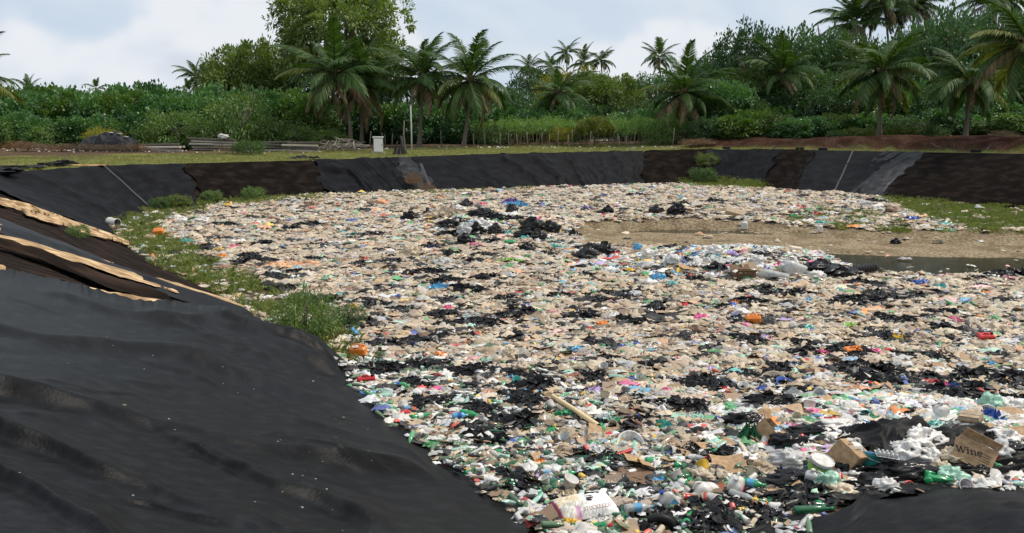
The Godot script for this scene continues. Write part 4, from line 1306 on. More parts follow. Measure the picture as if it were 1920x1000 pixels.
# a wad or stuffed bag of diameter about 1 resting on y = 0
func wad(seg: int, rings: int, rough: float, wr: float, sd: int, flat := 0.75, smooth := false, neck := false) -> ArrayMesh:
	var f := FastNoiseLite.new()
	f.frequency = 1.0
	f.fractal_octaves = 3
	f.seed = sd
	var R := []
	for j in rings + 1:
		var b := -PI * 0.5 + PI * j / rings
		var ring := []
		for i in seg:
			var a := TAU * i / seg
			var d := Vector3(cos(a) * cos(b), sin(b), -sin(a) * cos(b))
			var r := 0.5 * (1.0 + rough * f.get_noise_3dv(d * 1.3) * 1.6)
			var pucker := absf(f.get_noise_3d(cos(a) * 5.0, b * 1.2, sin(a) * 5.0)) + 0.6 * absf(f.get_noise_3dv(d * 6.0))
			if seg > 42: pucker = pucker * 0.6 + 0.55 * absf(f.get_noise_3dv(d * 10.0))
			r -= wr * pucker * 0.4
			var p := d * r
			p.y *= flat
			if neck and b > 0.9:
				var k := (b - 0.9) / (PI * 0.5 - 0.9)
				p.y += 0.22 * k * k
				p.x = p.x * (1.0 - 0.2 * k) + (0.10 + 0.05 * cos(3.0 * a)) * k * cos(a)
				p.z = p.z * (1.0 - 0.2 * k) - (0.10 + 0.05 * cos(3.0 * a)) * k * sin(a)
			p.y = maxf(p.y + 0.36 * flat, -0.02 + 0.02 * d.x)
			ring.append(p)
		R.append(ring)
	var st := begin(smooth)
	loft(st, R, false)
	return done(st)

func bottle_mesh(l: float, r: float, neck: float, dent: float, sd: int, seg := 10) -> ArrayMesh:
	# lies along +x, resting on y = 0
	var f := FastNoiseLite.new()
	f.frequency = 1.0
	f.seed = sd
	var prof := [[0.0, 0.55], [0.02, 0.9], [0.06, 1.0], [0.2, 0.97], [0.32, 1.0], [0.5, 1.0], [0.62, 1.0], [0.72, 0.9], [0.82, 0.6], [0.9, neck], [1.0, neck]]
	var R := []
	for p in prof:
		var ring := []
		for i in seg:
			var a := TAU * i / seg
			var k: float = p[1] * r * (1.0 - dent * maxf(0.0, f.get_noise_3d(p[0] * 4.0, cos(a) * 1.3, sin(a) * 1.3)) * 1.6)
			ring.append(Vector3(p[0] * l - l * 0.5, r + sin(a) * k * (1.0 - dent * 0.35), -cos(a) * k))
		R.append(ring)
	var st := begin(true)
	loft(st, R, true)
	return done(st)

func ring_mesh(l: float, r: float, x: float, seg := 12) -> ArrayMesh:
	var st := begin(false)
	lathe(st, [Vector2(r * 0.96, -l * 0.5), Vector2(r, -l * 0.5), Vector2(r, l * 0.5), Vector2(r * 0.96, l * 0.5)], seg, Transform3D(Basis(Vector3.BACK, -PI / 2), Vector3(x, 0, 0)))
	return done(st)

func can_mesh(r: float, l: float, dent: float, sd: int) -> ArrayMesh:
	var f := FastNoiseLite.new()
	f.frequency = 1.0
	f.seed = sd
	var R := []
	for p in [[0.86, 0.07], [0.88, 0.0], [0.9, 0.0], [1.0, 0.1], [1.0, 0.45], [1.0, 0.62], [1.0, 0.88], [0.84, 0.985], [0.86, 1.0], [0.82, 1.0], [0.8, 0.96]]:
		var ring := []
		for i in 12:
			var a := TAU * i / 12
			var k: float = p[0] * r * (1.0 - dent * maxf(0.0, f.get_noise_3d(p[1] * 3.0, cos(a), sin(a))) * 2.0)
			ring.append(Vector3(p[1] * l - l * 0.5, r + sin(a) * k, -cos(a) * k))
		R.append(ring)
	var st := begin(true)
	loft(st, R, true)
	return done(st)

func slab_mesh(sx: float, sz: float, t: float, bend: float) -> ArrayMesh:
	var P := PackedVector3Array()
	for j in 5:
		for i in 5:
			var u := i / 4.0 - 0.5
			var v := j / 4.0 - 0.5
			P.append(Vector3(u * sx + rng.randf_range(-0.03, 0.03) * sx, bend * absf(u) * 2.0 + t + rng.randf_range(-0.01, 0.01), v * sz + rng.randf_range(-0.03, 0.03) * sz))
	return sheet_mesh(P, 5, 5, PackedColorArray(), t)

func lid_mesh(r: float) -> ArrayMesh:
	var st := begin(false)
	lathe(st, [Vector2(r * 0.97, 0.0), Vector2(r, r * 0.06), Vector2(r, r * 0.2), Vector2(r * 0.93, r * 0.24), Vector2(r * 0.88, r * 0.16)], 14)
	return done(st)

func tub_mesh(r: float, h: float, top: float) -> ArrayMesh:
	var st := begin(true)
	lathe(st, [Vector2(r * 0.92, 0.0), Vector2(r, h * 0.03), Vector2(r * top, h * 0.94), Vector2(r * top * 1.05, h * 0.95), Vector2(r * top * 1.05, h), Vector2(r * top * 0.96, h), Vector2(r * 0.95, h * 0.08), Vector2(0.01, h * 0.06)], 18)
	return done(st)

# ---------------------------------------------------------------- rubbish: loose mass
func pick(list: Array) -> String:
	# list of [name, weight]
	var total := 0.0
	for p in list: total += p[1]
	var r := rng.randf() * total
	for p in list:
		r -= p[1]
		if r <= 0.0: return p[0]
	return list[0][0]

func vary(col: String, amt := 0.22) -> Color:
	var v: Vector3 = PAL[col]
	v = v.lerp(Vector3(0.42, 0.35, 0.26), 0.24 if v.x + v.y + v.z > 0.15 else 0.02)
	var k := 1.0 + rng.randf_range(-amt * 1.3, amt)
	return Color(clampf(v.x * k * rng.randf_range(0.95, 1.05), 0, 0.85), clampf(v.y * k, 0, 0.84), clampf(v.z * k * rng.randf_range(0.93, 1.07), 0, 0.83))

const MIX_TAN := [["tan", 38], ["beige", 42], ["cream", 9], ["white", 3.5], ["pale grey", 7], ["grey", 7], ["brown", 13], ["cardboard", 10], ["peach", 2.0], ["black", 7], ["charcoal", 4], ["green", 1.8], ["dark green", 1.2], ["mint", 1.2], ["teal", 0.5], ["blue", 0.7], ["light blue", 0.6], ["red", 0.6], ["pale pink", 0.6], ["yellow", 0.3], ["orange", 0.3], ["pink", 0.15], ["lilac", 0.2]]
const MIX_NEAR := [["tan", 22], ["beige", 24], ["cream", 10], ["white", 9], ["pale grey", 13], ["grey", 10], ["brown", 7], ["cardboard", 7], ["black", 10], ["charcoal", 8], ["dark green", 3.0], ["green", 1.6], ["mint", 1.5], ["teal", 0.5], ["blue", 0.7], ["light blue", 0.7], ["red", 0.7], ["pale pink", 1.0], ["yellow", 0.5], ["orange", 0.4], ["pink", 0.35], ["lilac", 0.3], ["maroon", 0.8]]
const MIX_GLASS := [["dark green", 17], ["green", 3], ["tan", 8], ["beige", 14], ["white", 14], ["pale grey", 16], ["charcoal", 12], ["black", 10], ["brown", 6], ["mint", 3], ["blue", 1.4], ["red", 1.2], ["yellow", 1.0]]
const MIX_WHITE := [["white", 38], ["pale grey", 20], ["cream", 10], ["beige", 9], ["green", 4], ["mint", 4], ["black", 6], ["red", 1.6], ["blue", 1.6], ["light blue", 2], ["pink", 1.2], ["yellow", 1.6], ["orange", 1.2], ["cardboard", 2], ["lilac", 0.6]]

# places kept free for the larger pieces that lie on top: picture point and radius in metres
const KEPT: Array[Vector3] = [Vector3(1095, 955, 0.42), Vector3(1578, 872, 0.25), Vector3(1812, 880, 0.28), Vector3(1060, 778, 0.2), Vector3(1100, 800, 0.2), Vector3(1678, 832, 0.45), Vector3(1632, 882, 0.15), Vector3(1338, 925, 0.2), Vector3(1378, 925, 0.18), Vector3(1598, 868, 0.2), Vector3(1365, 882, 0.25), Vector3(1252, 600, 0.7), Vector3(1185, 895, 0.32), Vector3(1220, 928, 0.22), Vector3(1486, 908, 0.36), Vector3(1700, 895, 0.45), Vector3(1235, 990, 0.22), Vector3(1196, 972, 0.16), Vector3(1740, 842, 0.3)]
var kept := []

func cleared(p: Vector3) -> bool:
	if kept.is_empty():
		for k in KEPT: kept.append([hit(k.x, k.y), k.z])
	for k in kept:
		if Vector2(p.x - k[0].x, p.z - k[0].z).length_squared() < k[1] * k[1]: return true
	return false

func in_toe(x: float, z: float) -> bool:
	return Geometry2D.is_point_in_polygon(Vector2(x, z), toe2)

# 0 none, 1 tan field, 2 near mixed, 3 glassy near edge, 4 white heap, 5 grassy, sparse, 6 mud, sparse
func zone(p: Vector3, q: Vector2) -> int:
	if Geometry2D.is_point_in_polygon(Vector2(p.x, p.z), pond):
		return 6
	if in_poly(q, GRASS_LEFT) or in_poly(q, GRASS_RIGHT) or in_poly(q, GRASS_FAR): return 5
	if in_poly(q, GRASS_PATCH): return 1 if rng.randf() < 0.6 else 5
	if pow((p.x - 6.6) / 4.9, 2) + pow((p.z + 23.7) / 2.0, 2) < 1.0: return 4
	if pow((p.x - 5.3) / 2.9, 2) + pow((p.z + 10.2) / 1.7, 2) < 1.0: return 4
	if pow((p.x + 1.5) / 3.4, 2) + pow((p.z + 33.5) / 3.0, 2) < 1.0: return 4 if rng.randf() < 0.45 else 1
	if near_edge(toe2, Vector2(p.x, p.z)) < 1.6 and p.z > -14.0 and p.x < 4.0: return 3
	if p.z > -9.6 and p.x < 3.6: return 3
	if p.z > -12.5: return 2
	if p.z > -15.0: return 2 if rng.randf() < 0.5 else 1
	return 1

func lie(yaw: float, tilt: float) -> Basis:
	return Basis(Vector3.UP, yaw) * Basis(Vector3(cos(yaw * 3.1), 0, sin(yaw * 3.1)).normalized(), tilt)

var scraps := []
var wads := []
var films := []

func build_litter() -> void:
	for i in 7: scraps.append(crumple(7, 0.36 + 0.1 * (i % 3), 100 + i, i % 3 != 0, 1.0 + 0.25 * (i % 3)))
	for i in 3: wads.append(wad(9, 6, 0.55, 0.4, 200 + i, 0.7, i > 0))
	for i in 6: films.append(crumple(22, 0.17 + 0.04 * (i % 3), 300 + i, i % 2 == 1, 1.2 + 0.25 * (i % 3)))
	var bot := [bottle_mesh(0.24, 0.036, 0.38, 0.45, 1, 8), bottle_mesh(0.26, 0.042, 0.36, 0.8, 2, 8), bottle_mesh(0.20, 0.031, 0.42, 0.0, 3, 8)]
	var can := can_mesh(0.033, 0.115, 0.3, 4)
	var lid := lid_mesh(0.06)
	var slab := slab_mesh(0.3, 0.2, 0.012, 0.03)
	var lots := {}
	var put := func(kind: String, xf: Transform3D, c: Color) -> void:
		if not lots.has(kind): lots[kind] = [[], []]
		lots[kind][0].append(xf)
		lots[kind][1].append(c)
	# bands: z from, z to, pieces per square metre, size factor
	for band in [[-6.5, -10.0, 420.0, 0.70], [-10.0, -13.0, 300.0, 0.82], [-13.0, -18.0, 220.0, 0.88], [-18.0, -25.0, 145.0, 1.0], [-25.0, -36.0, 95.0, 1.15], [-36.0, -57.0, 64.0, 1.32]]:
		var zf: float = band[0]
		var zt: float = band[1]
		var xl := maxf(-19.0, zt * 0.66 - 1.0)
		var xr := minf(26.0, -zt * 0.66 + 3.5)
		var count := int((zf - zt) * (xr - xl) * band[2])
		for k in count:
			var x := rng.randf_range(xl, xr)
			var z := rng.randf_range(zt, zf)
			var spill := 0.0
			if not in_toe(x, z):
				if z < -14.5 or x > 3.0 or rng.randf() > 0.22 or near_edge(toe2, Vector2(x, z)) > 0.12 + 0.3 * rng.randf(): continue
				spill = 0.13
			var y := height(x, z) + spill
			var p := Vector3(x, y, z)
			var q := pix(p)
			if q.x < -260 or q.x > 2180: continue
			if cleared(p) and rng.randf() < 0.85: continue
			var zn := zone(p, q)
			if zn == 6:
				var rim_ := near_edge(pond, Vector2(x, z))
				if rng.randf() > (0.006 + 0.22 * (1.0 - sm(0.0, 0.5, rim_))) * (0.7 if y < -0.33 else 1.0): continue
				p.y = maxf(y, -0.31)
			if zn == 5 and rng.randf() > (0.04 if x > 8.0 else 0.12): continue
			var table: Array = [MIX_TAN, MIX_TAN, MIX_NEAR, MIX_GLASS, MIX_WHITE, MIX_NEAR, MIX_TAN][zn]
			var col := pick(table)
			# colours come in drifts: black film and pale bags lie together
			var drift := fine.get_noise_2d(x * 6.0 + 50.0, z * 9.0)
			if zn == 1 and drift > 0.27 and rng.randf() < 0.5: col = "black" if rng.randf() < 0.7 else "charcoal"
			elif zn == 1 and drift < -0.22 and rng.randf() < 0.4: col = "cream" if rng.randf() < 0.5 else "beige"
			var yaw := rng.randf() * TAU
			var b := lie(yaw, rng.randf_range(-0.5, 0.5))
			var s: float = band[3] * (0.07 + 0.16 * pow(rng.randf(), 2.2))
			var lift := rng.randf_range(-0.02, 0.07)
			var r := rng.randf()
			var glassy := zn == 3
			if col in ["dark green", "green", "mint", "charcoal", "light blue"] and r < (0.6 if glassy else 0.25) or r < (0.10 if zn in [2, 3, 4] else 0.015):
				var kind: int = 2 if col in ["dark green", "brown", "charcoal"] else rng.randi() % 2
				var bs: float = rng.randf_range(0.75, 1.15) * (1.0 if z > -16.0 else 1.3)
				put.call("bottle%d" % kind, Transform3D(lie(yaw, rng.randf_range(-0.6, 0.6)).scaled(Vector3.ONE * bs), p + Vector3(0, lift - 0.02, 0)), vary(col))
			elif r > 0.93 and zn in [2, 3] :
				put.call("can", Transform3D(lie(yaw, rng.randf_range(-0.8, 0.8)), p + Vector3(0, lift - 0.01, 0)), vary(pick([["pale grey", 5], ["charcoal", 4], ["white", 2], ["red", 1], ["dark green", 1], ["yellow", 1]])))
			elif r > 0.915 and r <= 0.93:
				put.call("lid", Transform3D(lie(yaw, rng.randf_range(-0.7, 0.7)).scaled(Vector3.ONE * (0.5 + rng.randf()) * band[3] * 0.8), p + Vector3(0, lift, 0)), vary(pick([["white", 6], ["cream", 3], ["green", 2], ["blue", 2], ["red", 1], ["yellow", 1], ["pale grey", 3]])))
			elif col in ["cardboard", "brown"] and r < 0.6:
				put.call("slab", Transform3D(lie(yaw, rng.randf_range(-0.5, 0.5)).scaled(Vector3.ONE * rng.randf_range(0.35, 1.1)), p + Vector3(0, lift, 0)), vary(col))
			elif r < 0.36:
				put.call("wad%d" % (rng.randi() % 3), Transform3D(b.scaled(Vector3(s, s * 0.75, s)), p + Vector3(0, lift - s * 0.15, 0)), vary(col))
			else:
				var m := rng.randi() % 7
				put.call("scrap%d" % m, Transform3D(b.scaled(Vector3(s * 1.7, s * 0.85, s * 1.25)), p + Vector3(0, lift, 0)), vary(col))
	var lm := vmat("litter plastic", 0.5)
	var lg := vmat("litter glass", 0.15)
	var lw := vmat("litter paper", 0.75)
	for i in 7: scatter("scrap_litter", scraps[i], lw if i % 2 else lm, lots.get("scrap%d" % i, [[], []])[0], lots.get("scrap%d" % i, [[], []])[1], ["pale crumpled plastic and paper scraps", "small torn wrappers", "faded bag fragments", "loose film shreds", "dirty paper and plastic flakes", "wrinkled packaging bits", "thin plastic rags"][i] + " strewn all over the pit floor", "litter")
	for i in 3: scatter("wad_litter", wads[i], lm, lots.get("wad%d" % i, [[], []])[0], lots.get("wad%d" % i, [[], []])[1], ["balled-up bags and wads", "squashed soft packaging lumps", "lumpy crushed plastic pieces"][i] + " strewn all over the pit floor", "litter")
	for i in 3: scatter("bottle_litter", bot[i], lg, lots.get("bottle%d" % i, [[], []])[0], lots.get("bottle%d" % i, [[], []])[1], ["dented plastic bottles", "crushed plastic bottles", "whole glass bottles"][i] + " mixed through the rubbish", "litter")
	if lots.has("can"): scatter("can_litter", can, vmat("litter metal", 0.3), lots["can"][0], lots["can"][1], "drink cans mixed through the nearest rubbish", "litter")
	if lots.has("lid"): scatter("lid_litter", lid, lm, lots["lid"][0], lots["lid"][1], "plastic lids mixed through the rubbish", "litter")
	if lots.has("slab"): scatter("cardboard_litter", slab, lw, lots["slab"][0], lots["slab"][1], "small cardboard pieces mixed through the rubbish", "litter")

# ---------------------------------------------------------------- rubbish: single pieces
func add_mark(px: float, py: float, phrase: String) -> void:
	marks.append([Vector2(px, py), phrase])

func where(q: Vector2, skip := 0) -> String:
	var best := []
	for m in marks:
		var d: Vector2 = (q - m[0]) * Vector2(1.0, 1.9)
		best.append([d.length(), m])
	best.sort_custom(func(a, b): return a[0] < b[0])
	var m: Array = best[mini(skip, best.size() - 1)][1]
	var d: Vector2 = q - m[0]
	var s := ""
	if absf(d.x) < 22.0 and absf(d.y) < 12.0: s = "right beside"
	elif absf(d.x) > 2.6 * absf(d.y): s = "left of" if d.x < 0 else "right of"
	elif absf(d.x) < 0.9 * absf(d.y): s = "behind" if d.y < 0 else "in front of"
	elif d.y < 0: s = "behind and left of" if d.x < 0 else "behind and right of"
	else: s = "in front and left of" if d.x < 0 else "in front and right of"
	var far: float = best[mini(skip, best.size() - 1)][0]
	var how := "just " if far < 34.0 and s != "right beside" else ("well " if far > 120.0 else "")
	return how + s + " " + m[1]

func unique_label(what: String, q: Vector2, adjectives: Array) -> String:
	for skip in 3:
		var w := where(q, skip)
		var l := what + " " + w
		if not labels.has(l) and l.split(" ").size() <= 16: return l
		for a in adjectives:
			l = a + " " + what + " " + w
			if not labels.has(l) and l.split(" ").size() <= 16: return l
	return what + " " + where(q, 0)

# one mesh, one thing, in the rubbish
func loose(called: String, mesh: Mesh, material: Material, p: Vector3, b: Basis, label: String, category: String, group := "") -> MeshInstance3D:
	var o := part(called, mesh, material, self)
	o.transform = Transform3D(b, p)
	tag(o, label, category, group)
	return o

func singles() -> void:
	# black and pale film, wads and scraps that show largest
	var kinds := {
		"film": [0, 280, "black film", [["black", 8], ["charcoal", 2]]],
		"pale": [0, 300, "bag", [["beige", 36], ["tan", 34], ["cream", 12], ["white", 10], ["pale grey", 16], ["peach", 4], ["brown", 7]]],
		"bright": [0, 190, "wrapper", [["green", 16], ["teal", 8], ["mint", 7], ["light blue", 9], ["blue", 10], ["red", 10], ["orange", 7], ["yellow", 7], ["pink", 7], ["lilac", 3], ["purple", 4], ["lime", 3], ["pale pink", 6]]],
	}
	var wrap := []
	for i in 4: wrap.append(crumple(11, 0.3, 500 + i, i % 2 == 0, 1.2))
	for kind in kinds:
		var k: Array = kinds[kind]
		var tries := 0
		while k[0] < k[1] and tries < 12000:
			tries += 1
			# even over the picture, so that the nearer ones lie closer together in the pit
			var q := Vector2(rng.randf_range(-20, 1940), 350.0 + 650.0 * pow(rng.randf(), 1.15))
			if q.y > 980 and q.x > 1400: continue
			var p := hit(q.x, q.y)
			if not in_toe(p.x, p.z): continue
			if cleared(p): continue
			var zn := zone(p, q)
			if zn == 6 or zn == 5 and rng.randf() > 0.15: continue
			if near_edge(toe2, Vector2(p.x, p.z)) < 0.3: continue
			var drift := fine.get_noise_2d(p.x * 6.0 + 50.0, p.z * 9.0)
			if kind == "film" and drift < 0.12 and rng.randf() > 0.25: continue
			if kind == "film" and q.y > 790.0 and rng.randf() > 0.35: continue
			if kind == "film" and zn == 4 and rng.randf() > 0.4: continue
			if kind == "film" and q.y < 420.0 and rng.randf() > 0.35: continue
			k[0] += 1
			var near_ := clampf((-p.z - 7.0) / 26.0, 0.0, 1.0)
			var col := pick(k[3])
			var yaw := rng.randf_range(-0.5, 0.5) + (PI if rng.randf() < 0.5 else 0.0)
			var s: float
			if kind == "film":
				s = lerpf(0.5, 0.78, near_) * rng.randf_range(0.45, 1.3)
				var m: ArrayMesh = films[rng.randi() % films.size()]
				var o := loose("black_plastic_film", m, dye(col, 0.32), p + Vector3(0, 0.065, 0), Basis(Vector3.UP, yaw * 2.5).scaled(Vector3(s, s * 0.72, s * 0.8)), unique_label("crumpled %s film" % col, q, ["large" if s > 0.9 else ("small" if s < 0.5 else "torn"), "flattened", "ragged", "creased", "shiny"]), "plastic film", "black film sheets among the rubbish")
			elif kind == "pale":
				s = lerpf(0.26, 0.62, near_) * rng.randf_range(0.6, 1.3)
				var soft := rng.randf() < 0.55
				var m: ArrayMesh = films[rng.randi() % films.size()] if soft else wads_big[rng.randi() % wads_big.size()]
				loose("plastic_bag", m, dye(col, 0.55), p + Vector3(0, 0.04 if soft else -0.02, 0), Basis(Vector3.UP, yaw * 3.0).scaled(Vector3(s, s * 0.8, s * 0.8)), unique_label("%s %s" % [col, "flattened plastic bag" if soft else "puffed plastic bag"], q, ["large" if s > 0.5 else ("small" if s < 0.3 else "wrinkled"), "dirty", "empty", "loose", "torn"]), "plastic bag", "pale plastic bags among the rubbish")
			else:
				s = lerpf(0.16, 0.42, near_) * rng.randf_range(0.6, 1.35)
				loose("wrapper", wrap[rng.randi() % 4], dye(col, 0.4), p + Vector3(0, 0.05, 0), Basis(Vector3.UP, rng.randf() * TAU).scaled(Vector3(s, s, s * 0.85)), unique_label("%s crumpled wrapper" % col, q, ["large" if s > 0.34 else ("small" if s < 0.18 else "folded"), "bright", "bent", "torn", "loose"]), "wrapper", "coloured wrappers among the rubbish")
	# bottles, cans and lids near enough to be told apart
	var specs := [["plastic_bottle", 120], ["glass_bottle", 110], ["drink_can", 90], ["jar_lid", 60], ["plastic_tub", 50], ["cardboard_piece", 60]]
	var protos := {}
	for sp in specs:
		var n := 0
		var tries := 0
		while n < sp[1] and tries < 9000:
			tries += 1
			var q := Vector2(rng.randf_range(640, 1930), 640.0 + 360.0 * rng.randf())
			if rng.randf() < 0.25: q = Vector2(rng.randf_range(1160, 1640), rng.randf_range(468, 540))
			if sp[0] == "glass_bottle": q = Vector2(rng.randf_range(780, 1620), rng.randf_range(800, 1000))
			if q.y > 985 and q.x > 1400: continue
			var p := hit(q.x, q.y)
			if not in_toe(p.x, p.z): continue
			if cleared(p): continue
			var zn := zone(p, q)
			if zn in [5, 6]: continue
			if sp[0] == "glass_bottle" and zn != 3 and rng.randf() > 0.25: continue
			if zn == 1 and rng.randf() > 0.3: continue
			n += 1
			var yaw := rng.randf() * TAU
			var b := lie(yaw, rng.randf_range(-0.35, 0.35))
			var far: bool = p.z < -18.0
			var sc: float = rng.randf_range(0.85, 1.2) * (1.25 if far else 1.0)
			match sp[0]:
				"plastic_bottle":
					var col := pick([["clear", 8], ["green", 3], ["pale grey", 5], ["white", 3], ["mint", 2], ["light blue", 1], ["brown", 1]])
					var capc := pick([["white", 3], ["blue", 3], ["red", 2], ["green", 2], ["yellow", 1]])
					var lab := pick([["light blue", 2], ["blue", 1], ["white", 2], ["red", 1], ["yellow", 1], ["", 4]])
					var key := col + capc + lab
					var label := unique_label("%s plastic bottle with %s cap" % [col, capc], q, ["dented", "crushed", "small", "tilted", "dusty"])
					if not protos.has(key): protos[key] = bottle(p, col, capc, lab, label, "plastic_bottle", 0.26, 0.04, rng.randf_range(0.2, 0.7))
					else: protos[key] = copy_of(protos[key], label, p, "")
					protos[key].set_meta("category", "bottle")
					protos[key].set_meta("group", "plastic bottles among the rubbish")
					protos[key].transform = Transform3D(b.scaled(Vector3.ONE * sc), p + Vector3(0, 0.03, 0))
				"glass_bottle":
					var col := pick([["dark green", 7], ["brown", 2], ["green", 2], ["charcoal", 1]])
					var m := glass_mesh()
					loose("glass_bottle", m, dye(col, 0.12), p + Vector3(0, 0.03, 0), b.scaled(Vector3.ONE * sc), unique_label("%s glass bottle" % col, q, ["tilted", "half-buried", "dusty", "empty", "lying"]), "bottle", "glass bottles at the near edge")
				"drink_can":
					var col := pick([["pale grey", 4], ["charcoal", 4], ["white", 2], ["red", 2], ["dark green", 1], ["yellow", 1], ["blue", 1]])
					var label := unique_label("%s drink can" % col, q, ["dented", "tilted", "crushed", "empty", "half-buried"])
					var key := "can" + col
					if not protos.has(key):
						var t := thing("drink_can", p, label, "can")
						part("body", can_mesh(0.033, 0.115, 0.25, 9), dye(col, 0.3), t)
						var e := begin(false)
						lathe(e, [Vector2(0.0265, 0), Vector2(0.027, 0.004), Vector2(0.0225, 0.003)], 12, Transform3D(Basis(Vector3.BACK, -PI / 2), Vector3(0.0555, 0.033, 0)))
						part("can_end", done(e), mat("aluminium", Color(0.8, 0.8, 0.8), 0.3, 0.9), t)
						protos[key] = t
					else: protos[key] = copy_of(protos[key], label, p, "")
					protos[key].set_meta("category", "can")
					protos[key].set_meta("group", "drink cans near the front")
					protos[key].transform = Transform3D(lie(yaw, rng.randf_range(-0.8, 0.8)).scaled(Vector3.ONE * sc * 1.1), p + Vector3(0, 0.03, 0))
				"jar_lid":
					var col := pick([["white", 6], ["cream", 2], ["blue", 2], ["green", 2], ["red", 1], ["lilac", 1], ["yellow", 1]])
					loose("jar_lid", lid_shape, dye(col, 0.4), p + Vector3(0, 0.06, 0), lie(yaw, rng.randf_range(-0.7, 0.7)).scaled(Vector3.ONE * sc * rng.randf_range(0.6, 1.4)), unique_label("round %s lid" % col, q, ["tilted", "small", "flat-lying", "dusty", "loose"]), "lid", "plastic lids among the rubbish")
				"plastic_tub":
					var col := pick([["white", 5], ["cream", 3], ["clear", 2], ["pale grey", 2], ["yellow", 1], ["teal", 1], ["lilac", 0.5]])
					loose("plastic_tub", tub_shape, dye(col, 0.4), p + Vector3(0, 0.05, 0), lie(yaw, rng.randf_range(0.4, 1.7)).scaled(Vector3.ONE * sc), unique_label("%s tipped plastic tub" % col, q, ["open", "empty", "small", "dusty", "split"]), "tub", "plastic tubs among the rubbish")
				"cardboard_piece":
					var col := pick([["cardboard", 5], ["brown", 1], ["cream", 1], ["tan", 2]])
					loose("cardboard_piece", card_shape, dye(col, 0.85), p + Vector3(0, 0.05, 0), lie(yaw, rng.randf_range(-0.4, 0.4)).scaled(Vector3(sc, 1, sc) * rng.randf_range(0.6, 1.2)), unique_label("%s cardboard piece" % col, q, ["torn", "bent", "flat", "damp", "small"]), "cardboard", "cardboard pieces among the rubbish")

var wads_big := []
var lid_shape: ArrayMesh
var tub_shape: ArrayMesh
var card_shape: ArrayMesh
var glass_shapes := []

func glass_mesh() -> ArrayMesh:
	return glass_shapes[rng.randi() % 3]

func make_shapes() -> void:
	for i in 4: wads_big.append(wad(18, 11, 0.5, 0.34, 700 + i, 0.62, i % 2 == 0))
	lid_shape = lid_mesh(0.075)
	tub_shape = tub_mesh(0.06, 0.12, 1.2)
	card_shape = slab_mesh(0.34, 0.24, 0.012, 0.04)
	for i in 3:
		var st := begin(true)
		var prof: Array = [[[0.0, 0.027], [0.005, 0.031], [0.13, 0.031], [0.155, 0.024], [0.18, 0.0135], [0.225, 0.012], [0.23, 0.014], [0.24, 0.014]], [[0.0, 0.03], [0.005, 0.034], [0.11, 0.034], [0.14, 0.026], [0.16, 0.014], [0.18, 0.013], [0.19, 0.015]], [[0.0, 0.033], [0.005, 0.038], [0.19, 0.038], [0.22, 0.026], [0.25, 0.015], [0.29, 0.013], [0.3, 0.015]]][i]
		var pr := []
		for q in prof: pr.append(Vector2(q[1], q[0] - 0.12))
		lathe(st, pr, 12, Transform3D(Basis(Vector3.BACK, -PI / 2), Vector3(0, 0.034, 0)))
		glass_shapes.append(done(st))

func bottle(p: Vector3, col: String, capc: String, lab: String, label: String, called := "plastic_bottle", l := 0.3, r := 0.045, dent := 0.2) -> Node3D:
	var t := thing(called, p, label, "bottle")
	part("body", bottle_mesh(l, r, 0.34, dent, int(l * 1000.0) + names.size(), 14), dye(col, 0.2), t)
	var c := begin(false)
	lathe(c, [Vector2(r * 0.38, 0), Vector2(r * 0.4, 0.004), Vector2(r * 0.4, l * 0.055), Vector2(r * 0.34, l * 0.06)], 12, Transform3D(Basis(Vector3.BACK, -PI / 2), Vector3(l * 0.49, r, 0)))
	part("cap", done(c), dye(capc, 0.4), t)
	if lab != "":
		var o := part("wrap_label", ring_mesh(l * 0.26, r * 1.03, -l * 0.02, 14), dye(lab, 0.5), t)
		o.position.y = r * (1.0 - dent * 0.0)
		o.scale = Vector3(1, 1.0 - dent * 0.3, 1)
	return t

# ---------------------------------------------------------------- rubbish: pieces with a place of their own
func set_at(o: Node3D, px: float, py: float, yaw: float, tilt := 0.0, roll := 0.0, lift := 0.0, s := 1.0) -> Vector3:
	var p := hit(px, py)
	o.transform = Transform3D((Basis(Vector3.UP, deg_to_rad(yaw)) * Basis(Vector3.RIGHT, deg_to_rad(tilt)) * Basis(Vector3.BACK, deg_to_rad(roll))).scaled(Vector3.ONE * s), p + Vector3(0, lift, 0))
	return p

func lettering(text: String, size: float, font: String, c: Material, parent: Node, xf: Transform3D, depth := 0.003) -> void:
	var t := TextMesh.new()
	var f := SystemFont.new()
	f.font_names = PackedStringArray([font])
	t.font = f
	t.text = text
	t.font_size = 32
	t.pixel_size = size / 32.0
	t.depth = depth
	t.curve_step = 2.0
	var o := part("lettering", t, c, parent)
	o.transform = xf

func plain(called: String, size: Vector3, material: Material, parent: Node, at: Vector3, rot := Vector3.ZERO, bevel := 0.0) -> MeshInstance3D:
	var st := begin(bevel > 0.0)
	if bevel > 0.0: st.set_smooth_group(-1)
	box(st, size, Transform3D(), bevel)
	var o := part(called, done(st), material, parent)
	o.position = at
	o.rotation = rot
	return o

